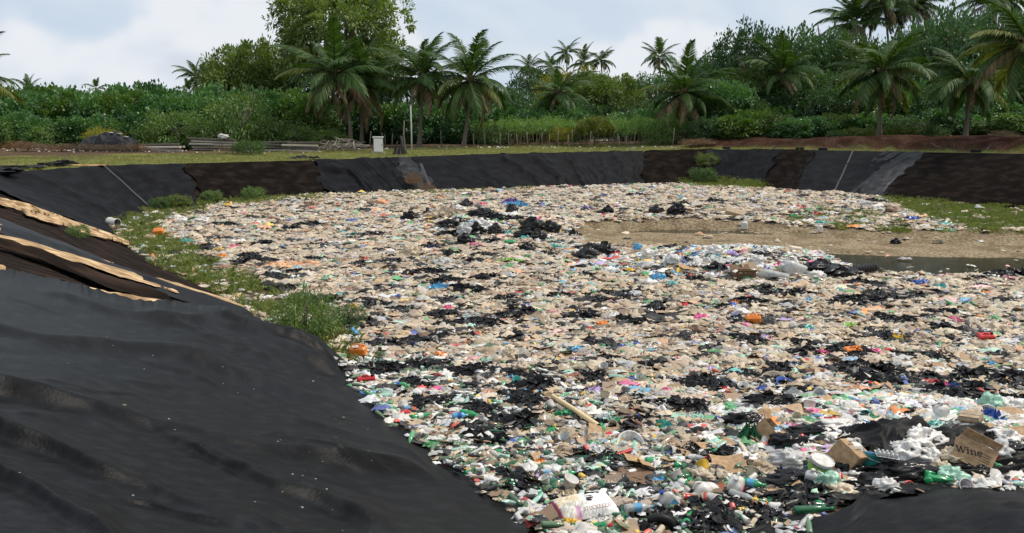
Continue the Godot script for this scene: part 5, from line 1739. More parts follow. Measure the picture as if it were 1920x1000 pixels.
# open or closed corrugated box: bottom centre at the origin
func carton(label: String, w: float, h: float, d: float, col: String, open := true, marks_ := []) -> Node3D:
	var t := thing("cardboard_box", Vector3.ZERO, label, "box", "")
	var m := dye(col, 0.85)
	var k := 0.006
	plain("bottom", Vector3(w - 0.01, k, d - 0.01), m, t, Vector3(0, 0.004, 0))
	plain("side_panel", Vector3(w, h, k), m, t, Vector3(0, h * 0.5, d * 0.5))
	plain("side_panel", Vector3(w, h, k), m, t, Vector3(0, h * 0.5, -d * 0.5))
	plain("side_panel", Vector3(k, h, d - k - 0.002), m, t, Vector3(w * 0.5 - k * 0.5, h * 0.5, 0))
	plain("side_panel", Vector3(k, h, d - k - 0.002), m, t, Vector3(-w * 0.5 + k * 0.5, h * 0.5, 0))
	if open:
		for s in [-1.0, 1.0]:
			var a: float = s * (0.9 + rng.randf() * 0.7)
			plain("flap", Vector3(w * 0.97, k, d * 0.48), m, t, Vector3(0, h + 0.01 + d * 0.24 * sin(0.6), s * (d * 0.5 + d * 0.24 * cos(0.6))), Vector3(-s * 0.6, 0, 0))
	else:
		for s in [-1.0, 1.0]: plain("flap", Vector3(w * 0.99, k, d * 0.492), m, t, Vector3(0, h + 0.004, s * d * 0.249))
		plain("tape", Vector3(w * 1.0, 0.003, 0.05), dye("tan", 0.3), t, Vector3(0, h + 0.0095, 0))
	for q in marks_:
		# dark print: [side, u, v, width, height]
		var z: float = d * 0.5 + k * 0.5 + 0.0015
		if q[0] == "front": plain("print_mark", Vector3(q[3], q[4], 0.002), dye("brown", 0.8), t, Vector3(q[1], q[2], z))
		elif q[0] == "top": plain("print_mark", Vector3(q[3], 0.002, q[4]), dye("brown", 0.8), t, Vector3(q[1], h + 0.0115, q[2]))
		else: plain("print_mark", Vector3(0.002, q[4], q[3]), dye("brown", 0.8), t, Vector3(w * 0.5 + 0.0015, q[2], q[1]))
	return t

# square-shouldered jug with a moulded handle, standing
func jug(label: String, col: String, capc: String, lab: String, w := 0.17, h := 0.28) -> Node3D:
	var t := thing("plastic_jug", Vector3.ZERO, label, "jug", "")
	var st := begin(true)
	var rings := []
	for q in [[0.0, 0.86], [0.02, 0.98], [0.06, 1.0], [0.35, 0.985], [0.62, 1.0], [0.72, 0.97], [0.82, 0.72], [0.88, 0.34], [0.90, 0.24], [0.95, 0.23]]:
		var ring := []
		for i in 20:
			var a := TAU * i / 20
			var e := 0.55 if q[1] > 0.5 else 1.0
			var x: float = signf(cos(a)) * pow(absf(cos(a)), e) * w * 0.5 * q[1]
			var z: float = -signf(sin(a)) * pow(absf(sin(a)), e) * w * 0.42 * q[1]
			ring.append(Vector3(x - (0.0 if q[0] < 0.75 else 0.0), q[0] * h, z))
		rings.append(ring)
	loft(st, rings, true)
	part("body", done(st), dye(col, 0.35), t)
	var hs := begin(true)
	tube(hs, [Vector3(w * 0.14, h * 0.86, 0), Vector3(w * 0.36, h * 0.95, 0), Vector3(w * 0.5, h * 0.88, 0), Vector3(w * 0.52, h * 0.74, 0), Vector3(w * 0.46, h * 0.62, 0)], [0.011, 0.012, 0.013, 0.013, 0.011], 8)
	part("handle", done(hs), dye(col, 0.35), t)
	var c := begin(false)
	lathe(c, [Vector2(w * 0.145, h * 0.93), Vector2(w * 0.15, h * 0.935), Vector2(w * 0.15, h * 1.0), Vector2(w * 0.13, h * 1.01)], 16)
	part("cap", done(c), dye(capc, 0.4), t)
	if lab != "": plain("sticker", Vector3(w * 0.62, h * 0.36, 0.003), dye(lab, 0.5), t, Vector3(0, h * 0.38, w * 0.425))
	return t

func open_tub(called: String, label: String, category: String, col: String, r: float, h: float, flare: float, lidc := "", handle := false) -> Node3D:
	var t := thing(called, Vector3.ZERO, label, category, "")
	part("body", tub_mesh(r, h, flare), dye(col, 0.4), t)
	if lidc != "":
		var l := part("lid", lid_mesh(r * flare * 1.08), dye(lidc, 0.4), t)
		l.position.y = h + 0.002
	if handle:
		var hs := begin(true)
		var path := []
		var rad := []
		for i in 11:
			var a := PI * i / 10.0
			path.append(Vector3(cos(a) * r * flare * 1.04, h * 0.9 - sin(a) * r * 0.5, sin(a) * r * flare * 1.1))
			rad.append(0.004)
		tube(hs, path, rad, 6)
		part("handle", done(hs), dye("white", 0.4), t)
	return t

func black_bag(px: float, py: float, s: Vector3, yaw: float, label: String, sd: int, col := "black", neck := true, rough := 0.3, lift := 0.0) -> void:
	var p := hit(px, py)
	var o := loose("rubbish_bag", wad(40, 26, 0.38, 0.2, sd, 0.78, true, neck), dye(col, rough), p + Vector3(0, lift, 0), Basis(Vector3.UP, deg_to_rad(yaw)).scaled(s), label, "rubbish bag", "")
	o.set_meta("group", "stuffed bags among the rubbish")

func film_sheet(px: float, py: float, s: Vector3, yaw: float, label: String, sd: int, col := "black", amp := 0.24, rough := 0.32, n := 26, called := "plastic_sheet", category := "plastic sheet") -> void:
	var p := hit(px, py)
	loose(called, crumple(n, amp, sd, false, 1.3), dye(col, rough), p + Vector3(0, 0.05, 0), Basis(Vector3.UP, deg_to_rad(yaw)).scaled(s), label, category)

# a stiff sheet thrown over things: sharp ridges fall from a few peaks
func tent(px: float, py: float, sx: float, sy: float, sz: float, yaw: float, col: String, sd: int, label: String) -> void:
	var f := FastNoiseLite.new()
	f.frequency = 1.0
	f.fractal_octaves = 2
	f.seed = sd
	var n := 40
	var P := PackedVector3Array()
	for j in n:
		for i in n:
			var u := float(i) / (n - 1) * 2.0 - 1.0
			var v := float(j) / (n - 1) * 2.0 - 1.0
			var x := u * sqrt(1.0 - v * v * 0.5)
			var z := v * sqrt(1.0 - u * u * 0.5)
			var a := atan2(z - 0.1, x + 0.15)
			var r := sqrt(x * x + z * z)
			var fold := absf(sin(a * 2.5 + 2.0 * f.get_noise_2d(x * 1.2, z * 1.2) + sd))
			var y := (1.0 - r) * 0.75 + 0.42 * sm(0.1, 0.5, r) * (1.0 - 0.5 * r) * (1.0 - fold) + 0.09 * absf(f.get_noise_2d(x * 3.0, z * 3.0))
			y += 0.3 * exp(-((x - 0.45) * (x - 0.45) + (z + 0.2) * (z + 0.2)) * 9.0)
			var e := 1.0 + 0.22 * f.get_noise_2d(cos(a) * 2.0, sin(a) * 2.0)
			P.append(Vector3(x * e * sx, maxf(0.0, y) * sy, z * e * sz))
	loose("plastic_sheet", sheet_mesh(P, n, n, PackedColorArray(), 0.004), dye(col, 0.66), hit(px, py) + Vector3(0, 0.02, 0), Basis(Vector3.UP, deg_to_rad(yaw)), label, "plastic sheet")

func build_heroes() -> void:
	# ---- the stockfeed sack
	var sp := hit(1095, 962)
	var sack := thing("feed_sack", sp, "white stockfeed sack with maroon end lying at the front", "sack")
	var P := PackedVector3Array()
	var C := PackedColorArray()
	var nu := 41
	var nv := 27
	var low := PackedVector3Array()
	for j in nv:
		for i in nu:
			var u := i / 40.0 * 2.0 - 1.0
			var v := j / 26.0 * 2.0 - 1.0
			var e := (1.0 - pow(absf(u), 3.5)) * (1.0 - pow(absf(v), 2.6))
			var wr := 0.012 * absf(fine.get_noise_2d(u * 40.0, v * 60.0)) + 0.02 * fine.get_noise_2d(u * 12.0, v * 16.0)
			var y := 0.03 + 0.115 * pow(maxf(e, 0.0), 0.55) + wr * (0.5 + e)
			var pinch := 1.0 + 0.05 * u * u - 0.03 * fine.get_noise_2d(v * 30.0, u * 10.0)
			P.append(Vector3(u * 0.34, y, v * 0.215 * pinch))
			low.append(Vector3(u * 0.34, 0.028 - 0.02 * maxf(e, 0.0), v * 0.215 * pinch))
			var c := Color(0.78, 0.77, 0.74)
			var picture := sm(0.05, -0.25, u + 0.25 * fine.get_noise_2d(u * 30.0, v * 30.0)) 
			if picture > 0.2:
				var t := fine.get_noise_2d(u * 160.0, v * 160.0)
				c = c.lerp(Color(0.62, 0.42, 0.13) if v < 0.1 else Color(0.34, 0.3, 0.2), picture * clampf(0.55 + t, 0.0, 1.0))
			if u < -0.86: c = Color(0.27, 0.035, 0.07)
			if u > -0.42 and u < -0.26 and v > 0.42: c = Color(0.5, 0.24, 0.4)
			C.append(c)
	var vm := vmat("woven sack", 0.55)
	part("body", sheet_mesh(P, nu, nv, C), vm, sack)
	part("underside", sheet_mesh(low, nu, nv), dye("white", 0.6), sack)
	var dark := dye("charcoal", 0.7)
	lettering("STOCKFEED", 0.055, "Droid Serif", dye("maroon", 0.7), sack, Transform3D(Basis(Vector3.RIGHT, -0.95), Vector3(0.08, 0.135, 0.19)))
	for q in [[0.12, -0.08, 0.16, 0.012, 0.25], [0.05, -0.02, 0.09, 0.006, 0.1], [0.06, 0.015, 0.08, 0.006, 0.1], [0.04, 0.05, 0.06, 0.006, 0.1]]:
		plain("print_mark", Vector3(q[2], 0.02, q[3]), dark, sack, Vector3(q[0], 0.148, q[1]), Vector3(0, -q[4], 0))
	sack.rotation = Vector3(0.06, deg_to_rad(16), 0.05)
	sack.position.y += 0.03
	sack.scale = Vector3.ONE * 1.0
	add_mark(1095, 945, "the stockfeed sack")
	# ---- the cream tube
	var a := hit(1036, 762) + Vector3(0, 0.16, 0)
	var b := hit(1122, 812) + Vector3(0, 0.10, 0)
	var tb := thing("cardboard_tube", a, "long cream cardboard tube lying across the rubbish", "tube")
	var st := begin(true)
	var d := (b - a).normalized()
	tube(st, [Vector3.ZERO, (b - a) * 0.5 + Vector3(0, 0.006, 0), b - a], [0.036, 0.037, 0.036], 14, false)
	part("outer_wall", done(st), mat("cream tube", lin(0.68, 0.52, 0.29), 0.7), tb)
	st = begin(true)
	tube(st, [b - a, Vector3.ZERO], [0.030, 0.030], 14, false)
	part("inner_wall", done(st), dye("cardboard", 0.85), tb)
	st = begin(false)
	for e in [Vector3.ZERO, b - a]:
		var s := d.cross(Vector3.UP).normalized()
		var w := d.cross(s).normalized()
		for i in 14:
			var a0 := TAU * i / 14
			var a1 := TAU * (i + 1) / 14
			quad(st, e + (s * cos(a0) + w * sin(a0)) * 0.03, e + (s * cos(a0) + w * sin(a0)) * 0.036, e + (s * cos(a1) + w * sin(a1)) * 0.036, e + (s * cos(a1) + w * sin(a1)) * 0.03)
	part("end_ring", done(st), dye("cream", 0.8), tb)
	add_mark(1080, 780, "the cream tube")
	# ---- boxes
	var o := carton("brown carton tipped on its corner beside the white pink-labelled jug", 0.34, 0.3, 0.27, "cardboard", false, [["top", 0.02, 0.03, 0.2, 0.012], ["top", -0.05, -0.05, 0.14, 0.012], ["top", 0.1, -0.08, 0.05, 0.05], ["side", 0.02, 0.14, 0.14, 0.012], ["side", 0.0, 0.18, 0.18, 0.012], ["front", 0.06, 0.06, 0.06, 0.04]])
	set_at(o, 1578, 872, 35, 28, -16, 0.0, 1.15)
	o.scale.y *= 0.82
	add_mark(1577, 835, "the tipped brown carton")
	o = carton("wine carton leaning open against the black sheet", 0.36, 0.3, 0.22, "cardboard", true, [["front", 0.09, 0.2, 0.1, 0.008], ["front", 0.09, 0.17, 0.1, 0.008], ["front", 0.09, 0.14, 0.1, 0.008], ["front", 0.09, 0.11, 0.1, 0.008]])
	lettering("Wine", 0.1, "Droid Serif", dye("charcoal", 0.8), o, Transform3D(Basis(Vector3.BACK, 0.35), Vector3(-0.06, 0.15, 0.1155)))
	set_at(o, 1812, 880, -14, -34, -26, 0.02, 1.2)
	o.scale.y *= 0.85
	add_mark(1812, 840, "the wine carton")
	o = carton("grey-brown carton with two printed faces standing among white tubs", 0.2, 0.16, 0.2, "tan", false, [["front", 0.0, 0.1, 0.14, 0.03], ["front", 0.0, 0.05, 0.12, 0.01], ["side", 0.0, 0.1, 0.14, 0.02], ["side", 0.0, 0.06, 0.12, 0.01]])
	set_at(o, 1822, 800, -42, 6, 5, -0.02, 1.2)
	add_mark(1820, 785, "the two-faced carton")
	o = carton("small light carton half sunk behind the blue bucket", 0.2, 0.14, 0.16, "tan", false, [["front", 0.0, 0.08, 0.12, 0.01]])
	set_at(o, 1658, 850, 24, 10, 12, 0.0, 1.3)
	o = carton("open-flapped carton on the black film left of the tipped carton", 0.22, 0.14, 0.18, "cardboard", true)
	set_at(o, 1432, 822, 40, 35, -20, 0.05, 1.3)
	add_mark(1428, 808, "the open-flapped carton")
	o = carton("cardboard box sinking in the white heap by the pond", 0.6, 0.2, 0.36, "brown", true)
	set_at(o, 1392, 522, 8, 5, 0, 0.0)
	add_mark(1392, 515, "the sunken box of the white heap")
	o = carton("light box on the rubbish bank behind the mud", 0.8, 0.35, 0.5, "tan", false)
	set_at(o, 1375, 408, -20, 18, -14, 0.0)
	add_mark(1375, 402, "the light box behind the mud")
	for q in [[1365, 882, 0.42, 0.3, 4, 22, "large flat sheet of cardboard with a tear", "cardboard"], [1340, 846, 0.5, 0.22, 20, 5, "crumpled brown cardboard sheet behind the torn flat one", "cardboard"], [1890, 822, 0.45, 0.3, -20, 12, "folded brown cardboard at the right edge of the rubbish", "cardboard"], [1555, 888, 0.26, 0.16, 28, 26, "pinkish board propped before the tub with green label", "pale pink"], [1602, 915, 0.26, 0.14, -18, 14, "brown cardboard flap by the liner edge", "cardboard"], [1300, 505, 0.9, 0.4, 20, 10, "brown board in the white heap", "cardboard"], [1405, 512, 0.5, 0.5, 30, 60, "upright tan board piece in the white heap", "tan"], [1440, 518, 0.6, 0.4, -10, 30, "slanting brown board piece right of the upright one", "cardboard"]]:
		var ob := loose("cardboard_sheet", slab_mesh(q[2], q[3], 0.012, 0.04), dye(q[7], 0.85), Vector3.ZERO, Basis(), q[6], "cardboard")
		set_at(ob, q[0], q[1], q[4], q[5], 0, 0.06)
	add_mark(1365, 875, "the torn flat cardboard")
	# ---- jugs, tubs and buckets
	for q in [
		["white jug with a black cap lying on its side", "white", "black", "", 1338, 925, 25, 0, 76, 0.19, 0.27, "the black-capped jug"],
		["second white jug with pink label beside the black-capped one", "white", "white", "pink", 1378, 925, 60, 10, 30, 0.17, 0.25, ""],
		["white jug with a bright pink label before the tipped carton", "white", "white", "pink", 1598, 868, 10, 0, 12, 0.22, 0.26, "the pink-labelled jug"],
		["frosted white jug standing tilted by the liner edge", "pale grey", "white", "", 1520, 915, -20, 6, -4, 0.14, 0.2, "the frosted jug"],
		["white jug standing upright behind the right hand black sheet", "white", "white", "", 1764, 792, 15, 4, 6, 0.16, 0.24, "the upright white jug"],
		["grey dented jug with a red cap", "grey", "red", "", 1142, 778, 30, 0, 82, 0.13, 0.3, "the red-capped grey jug"],
		["clear jug with blue patch beside the red-banded tin", "pale grey", "blue", "light blue", 1268, 955, 20, 0, 40, 0.15, 0.26, "the clear jug"],
		["white square jug among the bottles at the liner edge", "white", "white", "", 768, 750, 20, 12, -60, 0.2, 0.26, "the white square jug"],
		["ribbed clear water jug in the white heap", "pale grey", "white", "", 1506, 512, 12, 0, 70, 0.42, 0.75, "the ribbed water jug"],
		["long clear jug tipped in the white heap", "clear", "white", "", 1478, 528, -20, 0, 80, 0.4, 0.9, ""],
		["white jug floating at the edge of the murky water", "cream", "white", "", 1500, 474, 12, 0, 80, 0.35, 0.6, "the floating white jug"],
		["white can standing on the mud edge behind the pond", "white", "white", "", 1538, 436, 0, 0, 6, 0.22, 0.36, "the white can on the mud edge"],
		["white cylinder jug before the light box", "white", "white", "", 1396, 430, 0, 0, 4, 0.28, 0.4, ""],
	]:
		var j := jug(q[0], q[1], q[2], q[3], q[9], q[10])
		set_at(j, q[4], q[5], q[6], q[7], q[8], 0.0, 1.2 if q[5] > 780 and q[4] > 1250 else 1.0)
		if q[11] != "": add_mark(q[4], q[5] - 8, q[11])
	for q in [
		["bucket", "blue plastic bucket standing tilted in the white bags", "bucket", "teal", 0.085, 0.15, 1.15, "light blue", true, 1632, 882, 20, -14, -16, "the blue bucket"],
		["plastic_tub", "clear tub with yellow and green label before the tipped carton", "tub", "pale grey", 0.1, 0.15, 1.1, "white", false, 1532, 888, 10, 16, -8, "the green-labelled tub"],
		["plastic_tub", "white round tub with a red lid on the black bags", "tub", "white", 0.075, 0.1, 1.0, "red", false, 1690, 918, -10, 62, -24, "the red-lidded tub"],
		["plastic_tub", "white round tub lying behind the two-faced carton", "tub", "white", 0.11, 0.12, 1.1, "", false, 1846, 782, 0, 60, 10, ""],
		["plastic_tub", "split white bucket half at the liner edge", "tub", "white", 0.11, 0.16, 1.1, "", false, 668, 697, 10, 70, -30, "the split white bucket"],
		["plastic_tub", "lilac shallow tub near the red jerry bottle", "tub", "lilac", 0.08, 0.04, 1.1, "", false, 738, 722, 0, 25, 0, ""],
		["plastic_tub", "red-banded tin with cream side at the front", "tin", "cream", 0.07, 0.15, 1.0, "red", false, 1292, 942, 30, 70, -40, "the red-banded tin"],
		["plastic_tub", "brown paper cup lying below the red-banded tin", "cup", "tan", 0.05, 0.12, 1.25, "", false, 1292, 968, -40, 70, 10, "the paper cup"],
		["plastic_tub", "cream wide bowl upturned in the rubbish near the liner edge", "bowl", "cream", 0.13, 0.09, 1.35, "", false, 812, 778, 0, 160, 10, "the cream bowl"],
		["plastic_tub", "white pouring bowl lying tilted right of the tube", "bowl", "white", 0.13, 0.12, 1.3, "", false, 1180, 838, 30, 40, 20, "the tilted white bowl"],
		["plastic_tub", "yellow oval dish on the black film", "dish", "yellow", 0.13, 0.05, 1.3, "", false, 1492, 700, 0, 14, 6, "the yellow dish"],
		["drum", "rusty brown drum lying beside the yellow dish", "drum", "rust", 0.11, 0.3, 1.0, "", false, 1512, 704, 70, 84, 0, "the rusty drum"],
		["plastic_tub", "white foam tray lying in the mid field", "tray", "white", 0.2, 0.05, 1.15, "", false, 1626, 702, 0, 10, 0, "the white foam tray"],
		["bucket", "red tipped bucket among pink and blue pieces", "bucket", "red", 0.12, 0.2, 1.15, "", false, 1732, 724, 30, 84, 0, "the red bucket"],
		["plastic_tub", "white wide bowl beside the deep blue tray", "bowl", "cream", 0.16, 0.1, 1.3, "", false, 1450, 722, 0, 30, 20, "the white wide bowl"],
		["plastic_tub", "deep blue tray lying open", "tray", "blue", 0.16, 0.09, 1.2, "", false, 1472, 730, 20, 30, -10, "the deep blue tray"],
		["plastic_tub", "white round lid tub on the right rubbish bank", "tub", "cream", 0.09, 0.08, 1.1, "white", false, 1740, 742, 0, 10, 10, ""],
	]:
		var t := open_tub(q[0], q[1], q[2], q[3], q[4], q[5], q[6], q[7], q[8])
		set_at(t, q[9], q[10], q[11], q[12], q[13], 0.0, 1.2 if q[10] > 780 and q[9] > 1250 else 1.0)
		if q[0] == "plastic_tub" and q[1].begins_with("clear tub"):
			part("sticker", ring_mesh(0.07, 0.112, 0.08, 18), dye("lime", 0.5), t).rotation = Vector3(0, 0, PI / 2)
		if q[14] != "": add_mark(q[9], q[10] - 6, q[14])
	# ---- bottles one can name
	for q in [
		["clear water bottle with blue label below the sack", "clear", "light blue", "light blue", 1196, 972, 8, 0.3, 0.045, 0.1, "the blue-labelled bottle"],
		["green soda bottle right of the jugs", "green", "green", "light blue", 1408, 926, -24, 0.3, 0.05, 0.15, "the green soda bottle"],
		["green bottle with white label at the liner edge", "green", "green", "white", 788, 796, 35, 0.28, 0.045, 0.1, "the white-labelled green bottle"],
		["green plain bottle behind the blue-and-white pack", "green", "green", "", 880, 792, -28, 0.3, 0.05, 0.2, ""],
		["blue-and-white bottle beside the green plain one", "light blue", "white", "blue", 862, 795, 10, 0.22, 0.045, 0.1, ""],
		["white bottle with purple label on the torn liner edge", "white", "white", "purple", 790, 838, 22, 0.24, 0.04, 0.0, "the purple-labelled bottle"],
		["long green bottle lying in the liner pocket", "dark green", "green", "", 1522, 976, 6, 0.42, 0.045, 0.0, "the long green bottle"],
		["green crushed bottle in the heap beside the near liner, top one", "green", "green", "", 1752, 905, 20, 0.3, 0.05, 0.6, "the green bottle cluster"],
		["green crushed bottle in the heap beside the near liner, lower one", "green", "white", "", 1762, 918, -10, 0.3, 0.05, 0.5, ""],
		["green crushed bottle in the heap beside the near liner, left one", "green", "green", "", 1740, 914, 60, 0.28, 0.05, 0.5, ""],
		["long clear bottle leaning in the glass pocket", "clear", "white", "", 1392, 950, -42, 0.32, 0.045, 0.3, ""],
		["brown bottle with yellow band near the glass pocket", "brown", "yellow", "yellow", 1415, 958, 70, 0.2, 0.035, 0.0, ""],
		["blue capped bottle at the liner edge near the green bottles", "light blue", "blue", "", 690, 752, 20, 0.26, 0.045, 0.2, ""],
	]:
		var t := bottle(Vector3.ZERO, q[1], q[2], q[3], q[0], "plastic_bottle", q[7], q[8], q[9])
		set_at(t, q[4], q[5], q[6], 0, 0, 0.08)
		t.set_meta("group", "plastic bottles among the rubbish")
		if q[10] != "": add_mark(q[4], q[5], q[10])
	# ---- crates and cases of colour
	for q in [["orange jerry can with paper sticker at the liner edge", "orange", 674, 672, 0.3, 0.2, 0.17, -12, "the orange jerry can", true], ["red long jerry bottle at the liner edge", "red", 687, 722, 0.3, 0.1, 0.1, 12, "the red jerry bottle", false], ["orange plastic can in the middle of the field", "orange", 1412, 610, 0.32, 0.18, 0.18, -10, "the orange can", false], ["orange can behind the rusty drum", "orange", 1598, 668, 0.32, 0.12, 0.18, 6, "the far orange can", false], ["small orange tub at the grass edge on the liner side", "orange", 298, 444, 0.4, 0.28, 0.3, 10, "the orange tub in the grass", false], ["red case near the right edge of the field", "red", 1848, 640, 0.28, 0.1, 0.2, -8, "the red case", false]]:
		var t := thing("jerry_can", Vector3.ZERO, q[0], "can", "")
		var s2 := begin(false)
		box(s2, Vector3(q[4], q[5], q[6]), Transform3D(Basis(), Vector3(0, q[5] * 0.5, 0)), q[5] * 0.22)
		part("body", done(s2), dye(q[1], 0.4), t)
		var hs := begin(true)
		tube(hs, [Vector3(-q[4] * 0.2, q[5] * 0.98, 0), Vector3(-q[4] * 0.12, q[5] * 1.2, 0), Vector3(q[4] * 0.1, q[5] * 1.2, 0), Vector3(q[4] * 0.18, q[5] * 0.98, 0)], [0.012, 0.014, 0.014, 0.012], 8)
		part("handle", done(hs), dye(q[1], 0.4), t)
		var cs := begin(false)
		lathe(cs, [Vector2(0.026, 0), Vector2(0.026, 0.03), Vector2(0.02, 0.034)], 14, Transform3D(Basis(), Vector3(q[4] * 0.36, q[5] * 0.98, 0)))
		part("cap", done(cs), dye("black" if q[1] == "red" else q[1], 0.4), t)
		if q[9]: plain("sticker", Vector3(0.11, 0.003, 0.09), dye("white", 0.6), t, Vector3(-0.02, q[5] + 0.003, 0.03))
		set_at(t, q[2], q[3], q[7], 12, 4, 0.05)
		add_mark(q[2], q[3], q[8])
	# ---- stuffed black bags
	var bi := 0
	for q in [
		[875, 388, 0.75, 0.6, "round stuffed black bag alone on the back field", "the lone back bag"], [770, 412, 0.9, 0.6, "black bag standing on end at the liner side of the ridge", "the upright ridge bag"], [802, 404, 0.55, 0.5, "small black bag at the crest of the ridge", ""],
		[905, 405, 1.3, 0.5, "flat black bag on the crest of the ridge", ""], [960, 398, 0.6, 0.55, "black bag beside the blue tarp scrap", "the blue tarp scrap"], [904, 425, 0.75, 0.65, "black bag in the middle of the ridge", "the mid ridge bag"], [893, 436, 0.7, 0.55, "black bag just below the mid ridge one", ""],
		[868, 432, 0.5, 0.4, "little black bag on the liner side of the mid ridge one", ""], [930, 439, 0.65, 0.6, "round black bag before the big bag pile", "the round bag before the pile"], [1000, 432, 1.1, 0.75, "big black bag on top of the pile by the mud", "the big bag pile"], [1030, 436, 0.95, 0.7, "black bag at the pond end of the pile", ""], [985, 445, 0.9, 0.55, "black bag at the foot of the pile", ""], [1010, 448, 0.8, 0.5, "second black bag at the foot of the pile", ""],
		[872, 458, 0.75, 0.6, "black bag lying below the ridge", "the bag below the ridge"], [988, 470, 0.6, 0.45, "black bag between ridge and pond corner", ""], [1075, 440, 0.4, 0.3, "small black bag at the mud's corner", ""], [1100, 486, 0.95, 0.6, "shiny black bag at the near corner of the pond", "the pond corner bags"], [1135, 476, 0.85, 0.6, "dull black bag leaning on the shiny corner one", ""],
		[1540, 510, 1.3, 0.5, "long black bag at the water's edge in the white heap", "the long waterside bag"], [1580, 516, 1.1, 0.4, "flat black bag at the end of the white heap", ""], [1230, 398, 0.7, 0.5, "grey-black bag behind the mud on the bank", ""], [1140, 398, 0.6, 0.5, "black bag on the bank behind the mud corner", ""], [1270, 400, 0.9, 0.7, "black ragged bag on the bank behind the mud", "the ragged bank bag"], [1680, 454, 0.45, 0.25, "small black bag lying alone on the mud", "the lone bag on the mud"],
	]:
		black_bag(q[0], q[1] + 3, Vector3(q[2] * 0.88, q[3] * 0.95, q[2] * 0.66), rng.randf() * 360.0, q[4], 900 + bi, "black" if bi % 4 else "charcoal")
		if q[5] != "": add_mark(q[0], q[1], q[5])
		bi += 1
	for q in [
		[1486, 908, 0.62, 0.26, 0.36, "black bag spread flat behind the green soda bottle", "the flat near bag", 20.0], [1592, 885, 0.34, 0.22, 0.22, "black knotted bag before the pink-labelled jug", "", -20.0], [1700, 895, 0.95, 0.3, 0.34, "large torn black bag before the white bags", "the large torn bag", -6.0], [1640, 912, 0.46, 0.26, 0.3, "shiny black bag sagging onto the near liner", "", 40.0], [1830, 888, 0.42, 0.2, 0.2, "long twisted black bag lying on the liner flap", "the twisted bag", 8.0], [1900, 850, 0.4, 0.24, 0.3, "black bag behind the clear bags at the right edge", "", 0.0],
		[1395, 795, 0.5, 0.26, 0.3, "black bag behind the open-flapped carton", "", 0.0], [1478, 838, 0.46, 0.3, 0.34, "black bag right of the open-flapped carton", "", 30.0], [1530, 812, 0.6, 0.2, 0.3, "black bag behind the tipped carton", "", 0.0], [1062, 758, 0.4, 0.16, 0.24, "black bag at the upper end of the tube", "", 0.0], [885, 728, 0.3, 0.2, 0.26, "round black bag in the near field behind the bowl", "", 0.0], [985, 852, 0.3, 0.16, 0.2, "dark grey bag in front of the tube", "", 0.0],
	]:
		black_bag(q[0], q[1] + 3, Vector3(q[2] * 1.1, q[3], q[4]), q[7], q[5], 950 + bi, "black", false, 0.22)
		if q[6] != "": add_mark(q[0], q[1], q[6])
		bi += 1
	# ---- sheets of black film
	tent(1678, 832, 0.62, 0.34, 0.42, -8, "black", 41, "largest black plastic sheet, tented over the white bags")
	add_mark(1675, 800, "the tented black sheet")
	tent(1800, 832, 0.6, 0.24, 0.3, 10, "black", 42, "long black plastic sheet between carton and tented sheet")
	add_mark(1780, 812, "the long black sheet")
	film_sheet(1900, 762, Vector3(0.7, 0.5, 0.5), 0, "black plastic sheet at the right edge behind the tubs", 43)
	film_sheet(1252, 600, Vector3(1.15, 0.12, 1.0), 10, "flat round black mat in the middle of the field", 44, "charcoal", 0.12, 0.6, 20, "rubber_mat", "mat")
	add_mark(1252, 597, "the flat round mat")
	film_sheet(1185, 895, Vector3(0.62, 0.14, 0.42), -16, "brown oval rubber mat behind the stockfeed sack", 45, "brown", 0.12, 0.7, 18, "rubber_mat", "mat")
	film_sheet(1220, 928, Vector3(0.36, 0.16, 0.34), 6, "grey-brown square rubber flap right of the sack", 46, "charcoal", 0.14, 0.7, 18, "rubber_mat", "mat")
	add_mark(1190, 892, "the brown oval mat")
	film_sheet(540, 502, Vector3(1.5, 0.6, 0.9), 12, "large peach tarp scrap at the grass edge", 47, "peach", 0.22, 0.6, 22)
	add_mark(545, 500, "the peach tarp scrap")
	film_sheet(822, 546, Vector3(0.62, 0.5, 0.36), 10, "bright blue tarp scrap in the middle field", 48, "light blue", 0.3, 0.4, 20)
	add_mark(822, 545, "the bright blue scrap")
	film_sheet(955, 494, Vector3(0.8, 0.4, 0.5), 0, "lime green net scrap before the bag pile", 49, "lime", 0.26, 0.5, 18)
	add_mark(955, 494, "the lime net scrap")
	film_sheet(968, 390, Vector3(0.8, 0.8, 0.6), 0, "blue tarp wrapped round a bag on the ridge", 50, "light blue", 0.34, 0.4, 18)
	film_sheet(958, 383, Vector3(0.8, 0.8, 0.5), 0, "purple cloth on the ridge behind the blue tarp", 51, "purple", 0.34, 0.7, 18)
	film_sheet(648, 408, Vector3(0.7, 0.3, 0.5), 0, "blue scrap lying on the back field near the black folds", 52, "blue", 0.2, 0.5, 16)
	film_sheet(845, 408, Vector3(1.5, 1.0, 1.0), -10, "large beige torn sheet on the ridge", 53, "beige", 0.34, 0.6, 24)
	film_sheet(850, 760, Vector3(0.3, 0.2, 0.2), 0, "charcoal film piece beside the cream bowl", 54, "charcoal")
	film_sheet(1500, 742, Vector3(0.9, 0.3, 0.5), 0, "wide black film sheet beyond the deep blue tray", 55)
	film_sheet(1405, 830, Vector3(0.24, 0.5, 0.2), 0, "dark green dotted film beside the open-flapped carton", 56, "dark green", 0.4, 0.4, 16)
	film_sheet(1790, 735, Vector3(0.3, 0.3, 0.24), 0, "blue folded cloth right of the red bucket", 57, "blue", 0.3, 0.6, 16)
	film_sheet(1766, 732, Vector3(0.26, 0.3, 0.2), 0, "pink folded cloth right of the red bucket", 58, "pink", 0.3, 0.6, 16)
